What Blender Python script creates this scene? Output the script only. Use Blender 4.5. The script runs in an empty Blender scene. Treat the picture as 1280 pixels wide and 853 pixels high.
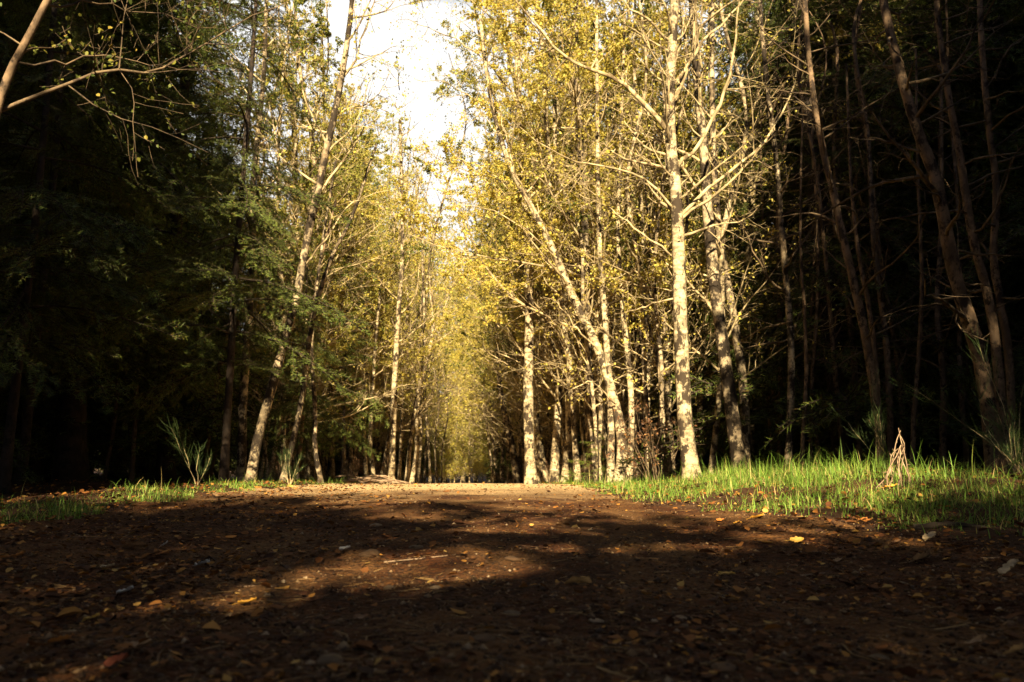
import bpy, math, random
import numpy as np
from mathutils import Vector

R = math.radians
rnd = random.Random(11)
rng = np.random.default_rng(7)
S = bpy.context.scene
COL = S.collection

# ------------------------------------------------------------------ camera model (1280 x 853 reference pixels)
FPX = 1000.0
CAM = np.array([0.0, 0.0, 0.30])
PITCH, YAW = math.atan(174 / FPX), math.atan(65 / FPX)
_f = np.array([math.sin(YAW) * math.cos(PITCH), math.cos(YAW) * math.cos(PITCH), math.sin(PITCH)])
_r = np.array([math.cos(YAW), -math.sin(YAW), 0.0])
_u = np.cross(_r, _f)


def ray(px, py):
    return _f + _r * (px - 640) / FPX - _u * (py - 426.5) / FPX


def at(px, py, d):
    """world point seen at a reference pixel, d metres along the track"""
    v = ray(px, py)
    return CAM + v * (d / v[1])


# ------------------------------------------------------------------ terrain
_pd = np.array([-60, -8, 0, 1.2, 2.7, 4, 5, 7, 9, 12, 16, 25, 40, 70, 400])
_ph = np.array([.34, .31, .295, .288, .25, .205, .17, .118, .082, .068, .07, .10, .16, .24, .3])
_xs = np.linspace(-60, 400, 9201)
_hs = 0.30 - np.interp(_xs, _pd, _ph)
_k = np.ones(41) / 41
_hs = np.convolve(np.pad(_hs, 20, mode='edge'), _k, mode='valid')


def sst(t):
    t = np.clip(t, 0, 1)
    return t * t * (3 - 2 * t)


def sst2(t): return sst(t)


def redge(y):
    return np.interp(y, [-50, 2.0, 2.8, 3.8, 4.6, 6, 8, 12, 20], [2.0, 2.0, 2.0, 2.0, 1.55, 1.25, 1.4, 1.65, 1.7])


def ledge(y):
    return np.interp(y, [-50, 3, 7, 9, 14, 22], [-2.0, -2.0, -2.05, -1.9, -1.75, -1.7])


def gz(x, y):
    x = np.asarray(x, float); y = np.asarray(y, float)
    z = np.interp(y, _xs, _hs)
    z = z + sst((x - redge(y)) / 2.0) * (0.11 * sst((14 - y) / 8) + .06)
    z = z + .045 * np.exp(-((ledge(y) - .4 - x) / .45) ** 2) * sst((y - 3) / 2)
    z = z + .035 * np.maximum(np.abs(x) - 6, 0) + .012 * np.maximum(np.abs(x) - 25, 0)
    z = z + np.clip((y - 72) * .07, 0, 26)
    off = sst((np.abs(x) - 2.0) / 1.5)
    z = z + off * (.05 * np.sin(1.7 * x + .9 * y) * np.sin(1.1 * y - .6 * x) + .02 * np.sin(4.1 * x + 2.2) * np.sin(3.7 * y))
    return z


def hit(px, py):
    v = ray(px, py); t0 = 0.4; t = .4
    while t < 80:
        p = CAM + v * t
        if p[2] < gz(p[0], p[1]) + path_bump(p[0], p[1]):
            return p
        t += .01 + t * .004
    return CAM + v * 12


def path_bump(x, y):
    x = np.asarray(x, float); y = np.asarray(y, float)
    b = .010 * np.sin(2.3 * x + 1.1 * y) * np.sin(1.9 * y + .4) + .006 * np.sin(5.3 * x - 3.1 * y) + .004 * np.sin(9.7 * y + 4.1 * x + 1)
    b = b + .022 * np.exp(-((x + .1) / .5) ** 2 - ((y - 2.75) / .30) ** 2) + .018 * np.exp(-((x - .55) / .6) ** 2 - ((y - 3.2) / .28) ** 2)
    b = b - .026 * np.exp(-((x - .95) / .35) ** 2) - .026 * np.exp(-((x + .85) / .35) ** 2)
    b = b + .004 * np.sin(17 * x + 5 * y) * np.sin(14 * y - 6 * x) + .003 * np.sin(29 * x - 11 * y) * np.sin(23 * y + 3 * x) + .0022 * np.sin(47 * x + 13 * y) * np.sin(41 * y - 19 * x)
    return b * np.clip((9 - y) / 6, .25, 1)


# ------------------------------------------------------------------ mesh helpers
def mesh_np(name, V, Fs, smooth=False, mats=None):
    """V (n,3); Fs list of (m,k) index arrays"""
    me = bpy.data.meshes.new(name)
    V = np.asarray(V, dtype=np.float32)
    me.vertices.add(len(V)); me.vertices.foreach_set('co', V.ravel())
    Fs = [np.asarray(f, dtype=np.int32) for f in Fs if len(f)]
    nl = sum(f.size for f in Fs); npoly = sum(len(f) for f in Fs)
    me.loops.add(nl); me.polygons.add(npoly)
    me.loops.foreach_set('vertex_index', np.concatenate([f.ravel() for f in Fs]))
    tot = np.concatenate([np.full(len(f), f.shape[1], np.int32) for f in Fs])
    st = np.concatenate([[0], np.cumsum(tot)[:-1]]).astype(np.int32)
    me.polygons.foreach_set('loop_start', st)
    try:
        me.polygons.foreach_set('loop_total', tot)
    except Exception:
        pass
    if smooth:
        me.polygons.foreach_set('use_smooth', np.ones(npoly, bool))
    me.update(calc_edges=True); me.validate()
    return me


def link(name, me, mat=None, parent=None, loc=(0, 0, 0)):
    o = bpy.data.objects.new(name, me); COL.objects.link(o)
    if mat is not None and not me.materials:
        me.materials.append(mat)
    o.location = loc
    if parent is not None:
        o.parent = parent
    return o


def tag(o, label, cat, group=None, kind=None):
    if label: o['label'] = label
    if cat: o['category'] = cat
    if group: o['group'] = group
    if kind: o['kind'] = kind
    return o


def thing(name, label, cat, loc=(0, 0, 0), rz=0, group=None):
    o = bpy.data.objects.new(name, None); COL.objects.link(o)
    o.location = loc; o.rotation_euler = (0, 0, rz); o.empty_display_size = .1
    return tag(o, label, cat, group)


def dup(root, loc, rz=0, sc=1.0, label=None, group=None, rot=None, cat=None):
    r = root.copy(); COL.objects.link(r)
    r.location = loc; r.rotation_euler = rot if rot else (0, 0, rz); r.scale = (sc, sc, sc) if not isinstance(sc, tuple) else sc
    if label: r['label'] = label
    if group: r['group'] = group
    if cat: r['category'] = cat
    for ch in list(root.children):
        c = ch.copy(); COL.objects.link(c); c.parent = r
        for g in ch.children:
            d = g.copy(); COL.objects.link(d); d.parent = c
    return r


class Tubes:
    def __init__(s): s.g = {}

    def add(s, pts, rad, sides=5):
        pts = np.asarray(pts, float)
        s.g.setdefault((len(pts), sides), []).append((pts, np.asarray(rad, float)))

    def arrays(s):
        Vs, Fs, off = [], [], 0
        for (n, k), L in s.g.items():
            P = np.stack([a for a, _ in L]); Ra = np.stack([b for _, b in L])
            m = len(P)
            T = np.empty_like(P); T[:, 1:-1] = P[:, 2:] - P[:, :-2]; T[:, 0] = P[:, 1] - P[:, 0]; T[:, -1] = P[:, -1] - P[:, -2]
            T /= np.linalg.norm(T, axis=2, keepdims=True) + 1e-9
            mean = P[:, -1] - P[:, 0]; mean /= np.linalg.norm(mean, axis=1, keepdims=True) + 1e-9
            ref = np.where(np.abs(mean[:, 0:1]) < .6, np.array([[1., 0, 0]]), np.array([[0, 1., 0]]))
            A = np.cross(T, ref[:, None, :]); A /= np.linalg.norm(A, axis=2, keepdims=True) + 1e-9
            B = np.cross(T, A)
            ang = np.arange(k) * 2 * math.pi / k
            ring = (A[:, :, None, :] * np.cos(ang)[None, None, :, None] + B[:, :, None, :] * np.sin(ang)[None, None, :, None])
            V = P[:, :, None, :] + ring * Ra[:, :, None, None]
            Vs.append(V.reshape(-1, 3))
            base = (np.arange(m) * n * k)[:, None, None]; i = np.arange(n - 1)[None, :, None] * k; j = np.arange(k)[None, None, :]
            j2 = (j + 1) % k
            q = np.stack([base + i + j, base + i + j2, base + i + k + j2, base + i + k + j], -1).reshape(-1, 4) + off
            Fs.append(q); off += m * n * k
        if not Vs: return np.zeros((0, 3)), []
        return np.concatenate(Vs), Fs

    def build(s, name, mat, parent=None):
        V, F = s.arrays()
        if not len(V): return None
        return link(name, mesh_np(name, V, F, smooth=True), mat, parent)


def norm(v): return v / (np.linalg.norm(v, axis=-1, keepdims=True) + 1e-9)


def leaf_arrays(C, D, Nn, L, W, fold=.25):
    """two-quad folded leaf at C, pointing along D, normal Nn"""
    n = len(C)
    D = norm(D); Sx = norm(np.cross(D, Nn)); U = np.cross(Sx, D)
    L = L[:, None]; W = W[:, None]
    a = C; e = C + D * L
    up = U * W * fold
    l1 = C + D * L * .28 + Sx * W * .5 + up; l2 = C + D * L * .68 + Sx * W * .38 + up
    r1 = C + D * L * .28 - Sx * W * .5 + up; r2 = C + D * L * .68 - Sx * W * .38 + up
    V = np.stack([a, r1, r2, e, l2, l1], 1).reshape(-1, 3)
    i = np.arange(n)[:, None] * 6
    F = np.concatenate([i + np.array([[0, 1, 2, 3]]), i + np.array([[0, 3, 4, 5]])])
    return V, F


# ------------------------------------------------------------------ materials
def new_mat(name):
    m = bpy.data.materials.new(name); m.use_nodes = True
    nt = m.node_tree; nt.nodes.clear()
    out = nt.nodes.new('ShaderNodeOutputMaterial')
    return m, nt, out


def ramp(nt, stops, interp='LINEAR'):
    n = nt.nodes.new('ShaderNodeValToRGB'); cr = n.color_ramp; cr.interpolation = interp
    while len(cr.elements) > 1: cr.elements.remove(cr.elements[-1])
    cr.elements[0].position = stops[0][0]; cr.elements[0].color = (*stops[0][1], 1)
    for p, c in stops[1:]:
        e = cr.elements.new(p); e.color = (*c, 1)
    return n


def noise(nt, coord, scale, detail=4, rough=.55, vec=None):
    n = nt.nodes.new('ShaderNodeTexNoise'); n.inputs['Scale'].default_value = scale
    n.inputs['Detail'].default_value = detail; n.inputs['Roughness'].default_value = rough
    if vec:
        mp = nt.nodes.new('ShaderNodeMapping'); mp.inputs['Scale'].default_value = vec
        nt.links.new(coord, mp.inputs['Vector']); coord = mp.outputs['Vector']
    nt.links.new(coord, n.inputs['Vector'])
    return n


def mix(nt, fac, a, b, mode='MIX'):
    n = nt.nodes.new('ShaderNodeMix'); n.data_type = 'RGBA'; n.blend_type = mode
    for s, v in ((n.inputs['Factor'], fac), (n.inputs['A'], a), (n.inputs['B'], b)):
        if hasattr(v, 'links') or hasattr(v, 'is_linked'): nt.links.new(v, s)
        elif isinstance(v, (int, float)): s.default_value = v
        else: s.default_value = (*v, 1)
    return n.outputs['Result']


def leaf_mat(name, stops, trans=.4, hue_var=.0, rough=.6):
    m, nt, out = new_mat(name)
    g = nt.nodes.new('ShaderNodeNewGeometry'); cr = ramp(nt, stops)
    nt.links.new(g.outputs['Random Per Island'], cr.inputs['Fac'])
    oi = nt.nodes.new('ShaderNodeObjectInfo')
    mr = nt.nodes.new('ShaderNodeMapRange'); mr.inputs['To Min'].default_value = .72; mr.inputs['To Max'].default_value = 1.25
    nt.links.new(oi.outputs['Random'], mr.inputs['Value'])
    mul = nt.nodes.new('ShaderNodeVectorMath'); mul.operation = 'SCALE'
    nt.links.new(cr.outputs['Color'], mul.inputs[0]); nt.links.new(mr.outputs['Result'], mul.inputs['Scale'])
    b = nt.nodes.new('ShaderNodeBsdfPrincipled'); b.inputs['Roughness'].default_value = rough
    b.inputs['Specular IOR Level'].default_value = .3
    nt.links.new(mul.outputs['Vector'], b.inputs['Base Color'])
    if trans > 0:
        t = nt.nodes.new('ShaderNodeBsdfTranslucent'); nt.links.new(mul.outputs['Vector'], t.inputs['Color'])
        ms = nt.nodes.new('ShaderNodeMixShader'); ms.inputs['Fac'].default_value = trans
        nt.links.new(b.outputs[0], ms.inputs[1]); nt.links.new(t.outputs[0], ms.inputs[2])
        nt.links.new(ms.outputs[0], out.inputs['Surface'])
    else:
        nt.links.new(b.outputs[0], out.inputs['Surface'])
    return m


def bark_mat(name, pale, mid, dark, thr=(.44, .56), bands=18, bump=.6, pt=.51):
    m, nt, out = new_mat(name)
    tc = nt.nodes.new('ShaderNodeTexCoord'); oc = tc.outputs['Object']
    n1 = noise(nt, oc, 2.2, 5, .6)
    base = ramp(nt, [(.3, mid), (.62, pale)]); nt.links.new(n1.outputs['Fac'], base.inputs['Fac'])
    n2 = noise(nt, oc, 1.0, 5, .65, (7, 7, bands))           # horizontal lenticel bands
    r2 = ramp(nt, [(thr[0], (1, 1, 1)), (thr[1], (0, 0, 0))]); nt.links.new(n2.outputs['Fac'], r2.inputs['Fac'])
    n3 = noise(nt, oc, 3.2, 6, .72, (2.2, 2.2, 1.5))            # dark patches
    r3 = ramp(nt, [(pt, (0, 0, 0)), (pt + .07, (1, 1, 1))]); nt.links.new(n3.outputs['Fac'], r3.inputs['Fac'])
    c = mix(nt, r3.outputs['Color'], base.outputs['Color'], dark)
    i2 = nt.nodes.new('ShaderNodeInvert'); nt.links.new(r2.outputs['Color'], i2.inputs['Color'])
    half = nt.nodes.new('ShaderNodeMath'); half.operation = 'MULTIPLY'; half.inputs[1].default_value = .6
    sep = nt.nodes.new('ShaderNodeSeparateColor'); nt.links.new(r2.outputs['Color'], sep.inputs['Color'])
    nt.links.new(sep.outputs[0], half.inputs[0])
    c = mix(nt, half.outputs[0], c, dark)
    b = nt.nodes.new('ShaderNodeBsdfPrincipled'); b.inputs['Roughness'].default_value = .85
    b.inputs['Specular IOR Level'].default_value = .2
    nt.links.new(c, b.inputs['Base Color'])
    bp = nt.nodes.new('ShaderNodeBump'); bp.inputs['Strength'].default_value = bump; bp.inputs['Distance'].default_value = .012
    nb = noise(nt, oc, 22, 6, .7, (1, 1, .6)); nt.links.new(nb.outputs['Fac'], bp.inputs['Height'])
    nt.links.new(bp.outputs[0], b.inputs['Normal']); nt.links.new(b.outputs[0], out.inputs['Surface'])
    return m


M = {}
M['birch'] = bark_mat('birch_bark', (.52, .42, .25), (.30, .22, .12), (.035, .024, .014), pt=.48)
M['birch_grey'] = bark_mat('grey_birch_bark', (.42, .33, .20), (.20, .14, .08), (.022, .015, .009), bands=12, pt=.455)
M['brown_bark'] = bark_mat('brown_bark', (.20, .13, .075), (.10, .065, .035), (.025, .016, .01), bands=5)
M['spruce_bark'] = bark_mat('spruce_bark', (.05, .033, .022), (.03, .02, .013), (.01, .007, .004), bands=6)
M['twig'] = bark_mat('twig_bark', (.50, .39, .21), (.33, .25, .13), (.10, .07, .035), bands=6, bump=.2)
M['dark_twig'] = bark_mat('dark_twig_bark', (.16, .11, .06), (.09, .06, .033), (.03, .02, .012), bands=6, bump=.2)
M['dry'] = bark_mat('dry_wood', (.42, .30, .19), (.28, .18, .10), (.10, .06, .035), bands=4)
M['gold'] = leaf_mat('golden_leaves', [(0, (.37, .29, .05)), (.3, (.50, .40, .07)), (.6, (.61, .51, .11)), (.88, (.45, .42, .08)), (1, (.50, .30, .05))], .5)
M['olive'] = leaf_mat('olive_leaves', [(0, (.21, .225, .045)), (.4, (.33, .335, .065)), (.75, (.47, .435, .10)), (1, (.52, .38, .06))], .5)
M['green'] = leaf_mat('green_leaves', [(0, (.05, .075, .012)), (.5, (.11, .13, .02)), (.85, (.24, .22, .03)), (1, (.30, .20, .025))], .35)
M['spruce'] = leaf_mat('spruce_needles', [(0, (.03, .04, .006)), (.5, (.08, .115, .016)), (.85, (.14, .175, .026)), (1, (.15, .09, .022))], .15)
M['broom'] = leaf_mat('broom_stems', [(0, (.03, .055, .012)), (1, (.07, .105, .025))], .2)
M['brown_leaf'] = leaf_mat('brown_leaves', [(0, (.06, .028, .012)), (.6, (.13, .06, .025)), (1, (.22, .11, .035))], .25)
M['grass'] = leaf_mat('grass_blades', [(0, (.07, .12, .014)), (.5, (.13, .24, .028)), (.80, (.22, .31, .045)), (.88, (.36, .31, .08)), (1, (.46, .33, .14))], .35)
M['litter'] = leaf_mat('leaf_litter', [(0, (.026, .008, .0015)), (.35, (.075, .024, .004)), (.6, (.155, .055, .009)), (.78, (.26, .10, .015)), (.92, (.38, .18, .03)), (1, (.44, .27, .07))], .1, rough=.9)
M['gravel'] = leaf_mat('gravel_stones', [(0, (.03, .013, .004)), (.5, (.07, .032, .011)), (.75, (.13, .066, .025)), (.92, (.24, .15, .07)), (1, (.40, .29, .17))], 0, rough=.85)
M['needle'] = leaf_mat('fallen_needles', [(0, (.08, .033, .010)), (.6, (.20, .10, .028)), (1, (.36, .22, .08))], 0)


def ground_mat(name, cols, sc, bumpd=.02, gravel=False):
    m, nt, out = new_mat(name)
    tc = nt.nodes.new('ShaderNodeTexCoord'); oc = tc.outputs['Object']
    n1 = noise(nt, oc, sc, 6, .65); n2 = noise(nt, oc, sc * 9, 5, .7)
    r1 = ramp(nt, [(.30, cols[0]), (.5, cols[1]), (.70, cols[2])]); nt.links.new(n1.outputs['Fac'], r1.inputs['Fac'])
    r2 = ramp(nt, [(.3, (.45, .43, .4)), (.7, (1.5, 1.5, 1.5))]); nt.links.new(n2.outputs['Fac'], r2.inputs['Fac'])
    c = mix(nt, 1.0, r1.outputs['Color'], r2.outputs['Color'], 'MULTIPLY')
    h = n2.outputs['Fac']
    if gravel:
        v = nt.nodes.new('ShaderNodeTexVoronoi'); v.inputs['Scale'].default_value = 70; nt.links.new(oc, v.inputs['Vector'])
        v2 = nt.nodes.new('ShaderNodeTexVoronoi'); v2.inputs['Scale'].default_value = 160; nt.links.new(oc, v2.inputs['Vector'])
        rv = ramp(nt, [(0, (.6, .55, .5)), (1, (1.6, 1.5, 1.4))])
        sp = nt.nodes.new('ShaderNodeSeparateColor'); nt.links.new(v2.outputs['Color'], sp.inputs['Color'])
        nt.links.new(sp.outputs[0], rv.inputs['Fac'])
        c = mix(nt, .8, c, rv.outputs['Color'], 'MULTIPLY')
        # pale sand further along, set where the track is sunlit to brighten that band
        sx = nt.nodes.new('ShaderNodeSeparateXYZ'); nt.links.new(oc, sx.inputs[0])
        nm = noise(nt, oc, 1.1, 4, .6)
        ad = nt.nodes.new('ShaderNodeMath'); ad.operation = 'MULTIPLY_ADD'; ad.inputs[1].default_value = 5
        nt.links.new(nm.outputs['Fac'], ad.inputs[0]); nt.links.new(sx.outputs['Y'], ad.inputs[2])
        mr = nt.nodes.new('ShaderNodeMapRange'); mr.inputs['From Min'].default_value = 8.5; mr.inputs['From Max'].default_value = 12
        nt.links.new(ad.outputs[0], mr.inputs['Value'])
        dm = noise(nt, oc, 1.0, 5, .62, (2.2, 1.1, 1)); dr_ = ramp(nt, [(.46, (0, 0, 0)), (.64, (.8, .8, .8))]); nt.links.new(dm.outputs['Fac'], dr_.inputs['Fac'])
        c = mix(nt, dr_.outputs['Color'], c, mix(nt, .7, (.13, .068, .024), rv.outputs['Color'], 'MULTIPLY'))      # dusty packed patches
        lit_band_sand = mix(nt, .8, (.46, .33, .17), rv.outputs['Color'], 'MULTIPLY')
        c = mix(nt, mr.outputs['Result'], c, lit_band_sand)
        mx = nt.nodes.new('ShaderNodeMath'); mx.operation = 'ADD'
        nt.links.new(v.outputs['Distance'], mx.inputs[0]); nt.links.new(n2.outputs['Fac'], mx.inputs[1]); h = mx.outputs[0]
    b = nt.nodes.new('ShaderNodeBsdfPrincipled'); b.inputs['Roughness'].default_value = .95
    b.inputs['Specular IOR Level'].default_value = .15
    nt.links.new(c, b.inputs['Base Color'])
    bp = nt.nodes.new('ShaderNodeBump'); bp.inputs['Strength'].default_value = .8; bp.inputs['Distance'].default_value = bumpd
    nt.links.new(h, bp.inputs['Height']); nt.links.new(bp.outputs[0], b.inputs['Normal'])
    nt.links.new(b.outputs[0], out.inputs['Surface'])
    return m


M['floor'] = ground_mat('forest_floor_soil', ((.02, .009, .004), (.042, .019, .008), (.075, .036, .015)), 2.5)
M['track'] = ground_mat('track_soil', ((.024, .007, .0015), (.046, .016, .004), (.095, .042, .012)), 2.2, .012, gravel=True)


def simple(name, col, var=.25, rough=.8, scale=30):
    m, nt, out = new_mat(name)
    tc = nt.nodes.new('ShaderNodeTexCoord'); n = noise(nt, tc.outputs['Object'], scale, 5, .65)
    r = ramp(nt, [(.3, tuple(c * (1 - var * 1.6) for c in col)), (.7, tuple(min(1, c * (1 + var)) for c in col))])
    nt.links.new(n.outputs['Fac'], r.inputs['Fac'])
    b = nt.nodes.new('ShaderNodeBsdfPrincipled'); b.inputs['Roughness'].default_value = rough; b.inputs['Specular IOR Level'].default_value = .25
    nt.links.new(r.outputs['Color'], b.inputs['Base Color'])
    bp = nt.nodes.new('ShaderNodeBump'); bp.inputs['Strength'].default_value = .4; bp.inputs['Distance'].default_value = .003
    nt.links.new(n.outputs['Fac'], bp.inputs['Height']); nt.links.new(bp.outputs[0], b.inputs['Normal'])
    nt.links.new(b.outputs[0], out.inputs['Surface'])
    return m


# ------------------------------------------------------------------ ground and track
def grid_mesh(name, xs, ys, zf):
    X, Y = np.meshgrid(xs, ys); V = np.stack([X, Y, zf(X, Y)], -1).reshape(-1, 3)
    nx, ny = len(xs), len(ys); i = (np.arange(ny - 1) * nx)[:, None] + np.arange(nx - 1)[None, :]
    F = np.stack([i, i + 1, i + nx + 1, i + nx], -1).reshape(-1, 4)
    return mesh_np(name, V, [F], smooth=True)


gx = np.unique(np.concatenate([np.linspace(-900, -60, 12), np.linspace(-60, -8, 50), np.linspace(-8, 8, 200), np.linspace(8, 60, 50), np.linspace(60, 900, 12)]))
gy = np.unique(np.concatenate([np.linspace(-900, -40, 10), np.linspace(-40, -2, 40), np.linspace(-2, 14, 180), np.linspace(14, 120, 110), np.linspace(120, 1500, 16)]))


def floor_z(X, Y):
    inside = sst((redge(Y) - X + .02) / .25) * sst((X - ledge(Y) + .02) / .25)
    nz = .02 * np.sin(7.3 * X + 1.3 * Y) * np.sin(6.1 * Y) * sst((np.abs(X) - 1.7) / .5)
    return gz(X, Y) + nz - .06 * inside


tag(link('forest_floor', grid_mesh('forest_floor', gx, gy, floor_z), M['floor']), None, None, kind='structure')

ty = np.unique(np.concatenate([np.linspace(-3.5, .6, 30), np.linspace(.6, 4, 190), np.linspace(4, 14, 160), np.linspace(14, 66, 110)]))
s = np.linspace(-1, 1, 150)
Yg, Sg = np.meshgrid(ty, s, indexing='ij')
L_, R_ = ledge(Yg) - .12, redge(Yg) + .12
wob = .10 * np.sin(3.1 * Yg) + .07 * np.sin(7.7 * Yg + 1) + .04 * np.sin(17 * Yg)
Xg = np.where(Sg < 0, -Sg * (L_ + wob), Sg * (R_ + wob))
Zg = gz(Xg, Yg) + path_bump(Xg, Yg) + .004 - .05 * sst((np.abs(Sg) - .9) / .1)
nn = rng.normal(0, 1, Zg.shape)
Zg = Zg + .0022 * nn * np.clip((6 - Yg) / 3, 0, 1)
i = (np.arange(len(ty) - 1) * len(s))[:, None] + np.arange(len(s) - 1)[None, :]
F = np.stack([i, i + len(s), i + len(s) + 1, i + 1], -1).reshape(-1, 4)[:, ::-1]
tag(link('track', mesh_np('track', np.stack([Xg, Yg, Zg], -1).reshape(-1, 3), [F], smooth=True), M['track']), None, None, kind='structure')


def tz(x, y):
    """top of whatever surface is there"""
    inside = (np.asarray(x) < redge(y) + .0) & (np.asarray(x) > ledge(y) - .0)
    return gz(x, y) + np.where(inside, path_bump(x, y) + .004, 0)


# ------------------------------------------------------------------ litter, gravel, needles, grass (stuff)
def scatter(n, ymin, ymax, edge_bias=.0, xr=(-2.6, 3.2)):
    u = rng.random(n)
    y = 1 / (1 / ymax + u * (1 / ymin - 1 / ymax))       # denser near the camera, as perspective spreads it
    x = rng.uniform(xr[0], xr[1], n)
    return x, y


def build_litter():
    x, y = scatter(88000, .75, 14, xr=(-3.4, 4.2))
    # clustered density: sides of the track collect more leaves than the worn middle
    side = np.abs(x - .2) / 2.0
    clump = .5 + .5 * np.sin(3.1 * x + 1.7 * y) * np.sin(2.3 * y - 1.1 * x)
    drift = np.sin(1.3 * x + 2.9 * y + 1) * np.sin(4.7 * y - 2.2 * x) + .6 * np.sin(7.1 * x + 3 * y)
    keep = rng.random(len(x)) < np.clip((.12 + .95 * side ** 1.5 * (.4 + clump)) * (1 + .8 * drift) + .35 * sst((-x - .3) / .9), 0, 1)
    x, y = x[keep], y[keep]; n = len(x)
    z = tz(x, y) + rng.uniform(.001, .012, n)
    a = rng.uniform(0, 2 * math.pi, n)
    tilt = rng.normal(0, .22, n)
    D = np.stack([np.cos(a) * np.cos(tilt), np.sin(a) * np.cos(tilt), np.sin(tilt)], 1)
    N = norm(np.stack([rng.normal(0, .28, n), rng.normal(0, .28, n), np.ones(n)], 1))
    Ls = rng.lognormal(math.log(.018), .38, n) * np.clip(.75 + y / 9, .75, 1.5); V, F = leaf_arrays(np.stack([x, y, z], 1), D, N, Ls, Ls * rng.uniform(.45, .85, n), rng.uniform(-.3, .35, n)[:, None])
    tag(link('leaf_litter', mesh_np('leaf_litter', V, [F]), M['litter']), 'brown and ochre leaf litter strewn over the track and its edges', 'leaf litter', kind='stuff')


def build_gravel():
    x, y = scatter(42000, .75, 12, xr=(-2.1, 2.1)); n = len(x)
    r = rng.lognormal(math.log(.0036), .5, n); r = np.clip(r, .0016, .012)
    z = tz(x, y) + r * .15
    oc = np.array([[1, 0, 0], [0, 1, 0], [-1, 0, 0], [0, -1, 0], [0, 0, .75], [0, 0, -.75]])
    V = oc[None] * rng.uniform(.65, 1.3, (n, 6, 1)) * r[:, None, None]
    a = rng.uniform(0, 6.28, n); ca, sa = np.cos(a)[:, None], np.sin(a)[:, None]
    V = np.stack([V[:, :, 0] * ca - V[:, :, 1] * sa, V[:, :, 0] * sa + V[:, :, 1] * ca, V[:, :, 2]], -1) + np.stack([x, y, z], 1)[:, None, :]
    f = np.array([[0, 1, 4], [1, 2, 4], [2, 3, 4], [3, 0, 4], [1, 0, 5], [2, 1, 5], [3, 2, 5], [0, 3, 5]])
    F = (np.arange(n)[:, None, None] * 6 + f[None]).reshape(-1, 3)
    tag(link('gravel', mesh_np('gravel', V.reshape(-1, 3), [F], smooth=True), M['gravel']), 'small brown grit and gravel pressed into the track', 'gravel', kind='stuff')


def build_needles():
    x, y = scatter(14000, .8, 9, xr=(-2.6, 3)); n = len(x)
    a = rng.uniform(0, 6.28, n); L = np.clip(rng.lognormal(math.log(.024), .6, n), .008, .11); z = tz(x, y) + .004
    T = Tubes()
    for k in range(n):
        d = np.array([math.cos(a[k]), math.sin(a[k]), rng.normal(0, .08)]) * L[k]
        p = np.array([x[k], y[k], z[k]]); bend = np.array([-d[1], d[0], 0]) * rng.normal(0, .15)
        w = .0006 + L[k] * .012
        T.add([p, p + d * .5 + bend, p + d], [w, w, w * .5], 3)
    o = T.build('needle_litter', M['needle'])
    tag(o, 'fallen conifer needles and stem bits scattered over the soil', 'needle litter', kind='stuff')


def build_grass():
    n0 = 900000
    x = rng.uniform(-5.0, 8.5, n0); y = rng.uniform(2.2, 22, n0)
    re, le = redge(y), ledge(y)
    nzv = np.sin(2.1 * x + 1.3 * y) * np.sin(1.7 * y - .8 * x) + .5 * np.sin(5.3 * x) * np.sin(4.7 * y)
    dr = x - re - .12 * np.sin(5 * y) - .06 * np.sin(13 * y); dl = le - x - .1 * np.sin(4 * y)
    pr = np.where(dr > 0, np.clip(dr * 5, 0, 1) * np.where(y < 10, np.clip((2.5 - dr) / 1.1, 0, 1), np.clip((1.2 - dr) / 1.0, 0, .6)), 0) * np.clip(.75 + .5 * nzv, .18, 1)
    pl = np.where((dl > -.05) & (y > 3.9), np.clip((.6 - dl) / .4, 0, 1), 0) * np.clip(.85 + .4 * nzv, .4, 1) * np.where(y < 9.5, 1, .5)
    near = np.clip(7.5 / y, 0, 1.0)
    keep = rng.random(n0) < (pr + pl) * near
    x, y, dr, nzv = x[keep], y[keep], dr[keep], nzv[keep]; n = len(x)
    h = rng.lognormal(math.log(.050), .52, n) * np.clip(1 + .45 * nzv, .5, 1.7) * np.where(x > 0, np.clip(.6 + dr * .8, .55, 1.3), .9)
    h = np.clip(h, .02, .22) * np.minimum(rng.choice([.5, 1, 1.5], n, p=[.42, .40, .18]), np.where(x > 0, 2, 1))
    h = h * (1 - .45 * np.exp(-((x - 2.72) / .35) ** 2 - ((y - 4.5) / .8) ** 2))
    z = gz(x, y) - .01
    a = rng.uniform(0, 6.28, n); lean = np.abs(rng.normal(0, .85, n)) + .15
    w = rng.uniform(.0010, .0024, n) * (.8 + y / 14)
    ax = np.stack([np.cos(a), np.sin(a), np.zeros(n)], 1); sd = np.stack([-np.sin(a), np.cos(a), np.zeros(n)], 1)
    up = np.array([0, 0, 1.0]); P = np.stack([x, y, z], 1); Vs = []
    for t, ww in ((0, 1), (.35, .9), (.7, .6)):
        c = P + up * (h * t * (1 - .25 * lean * t))[:, None] + ax * (h * lean * t * t)[:, None]
        Vs += [c - sd * (w * ww)[:, None], c + sd * (w * ww)[:, None]]
    Vs.append(P + up * (h * (1 - .25 * lean))[:, None] + ax * (h * lean)[:, None])
    V = np.stack(Vs, 1).reshape(-1, 3); i = np.arange(n)[:, None] * 7
    Q = np.concatenate([i + np.array([[0, 1, 3, 2]]), i + np.array([[2, 3, 5, 4]])]); Tt = i + np.array([[4, 5, 6]])
    tag(link('grass', mesh_np('grass', V, [Q, Tt]), M['grass']), 'bright green grass growing on the verges beside the track', 'grass', kind='stuff')
    print('grass blades', n)


build_litter(); build_gravel(); build_needles(); build_grass()


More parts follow.
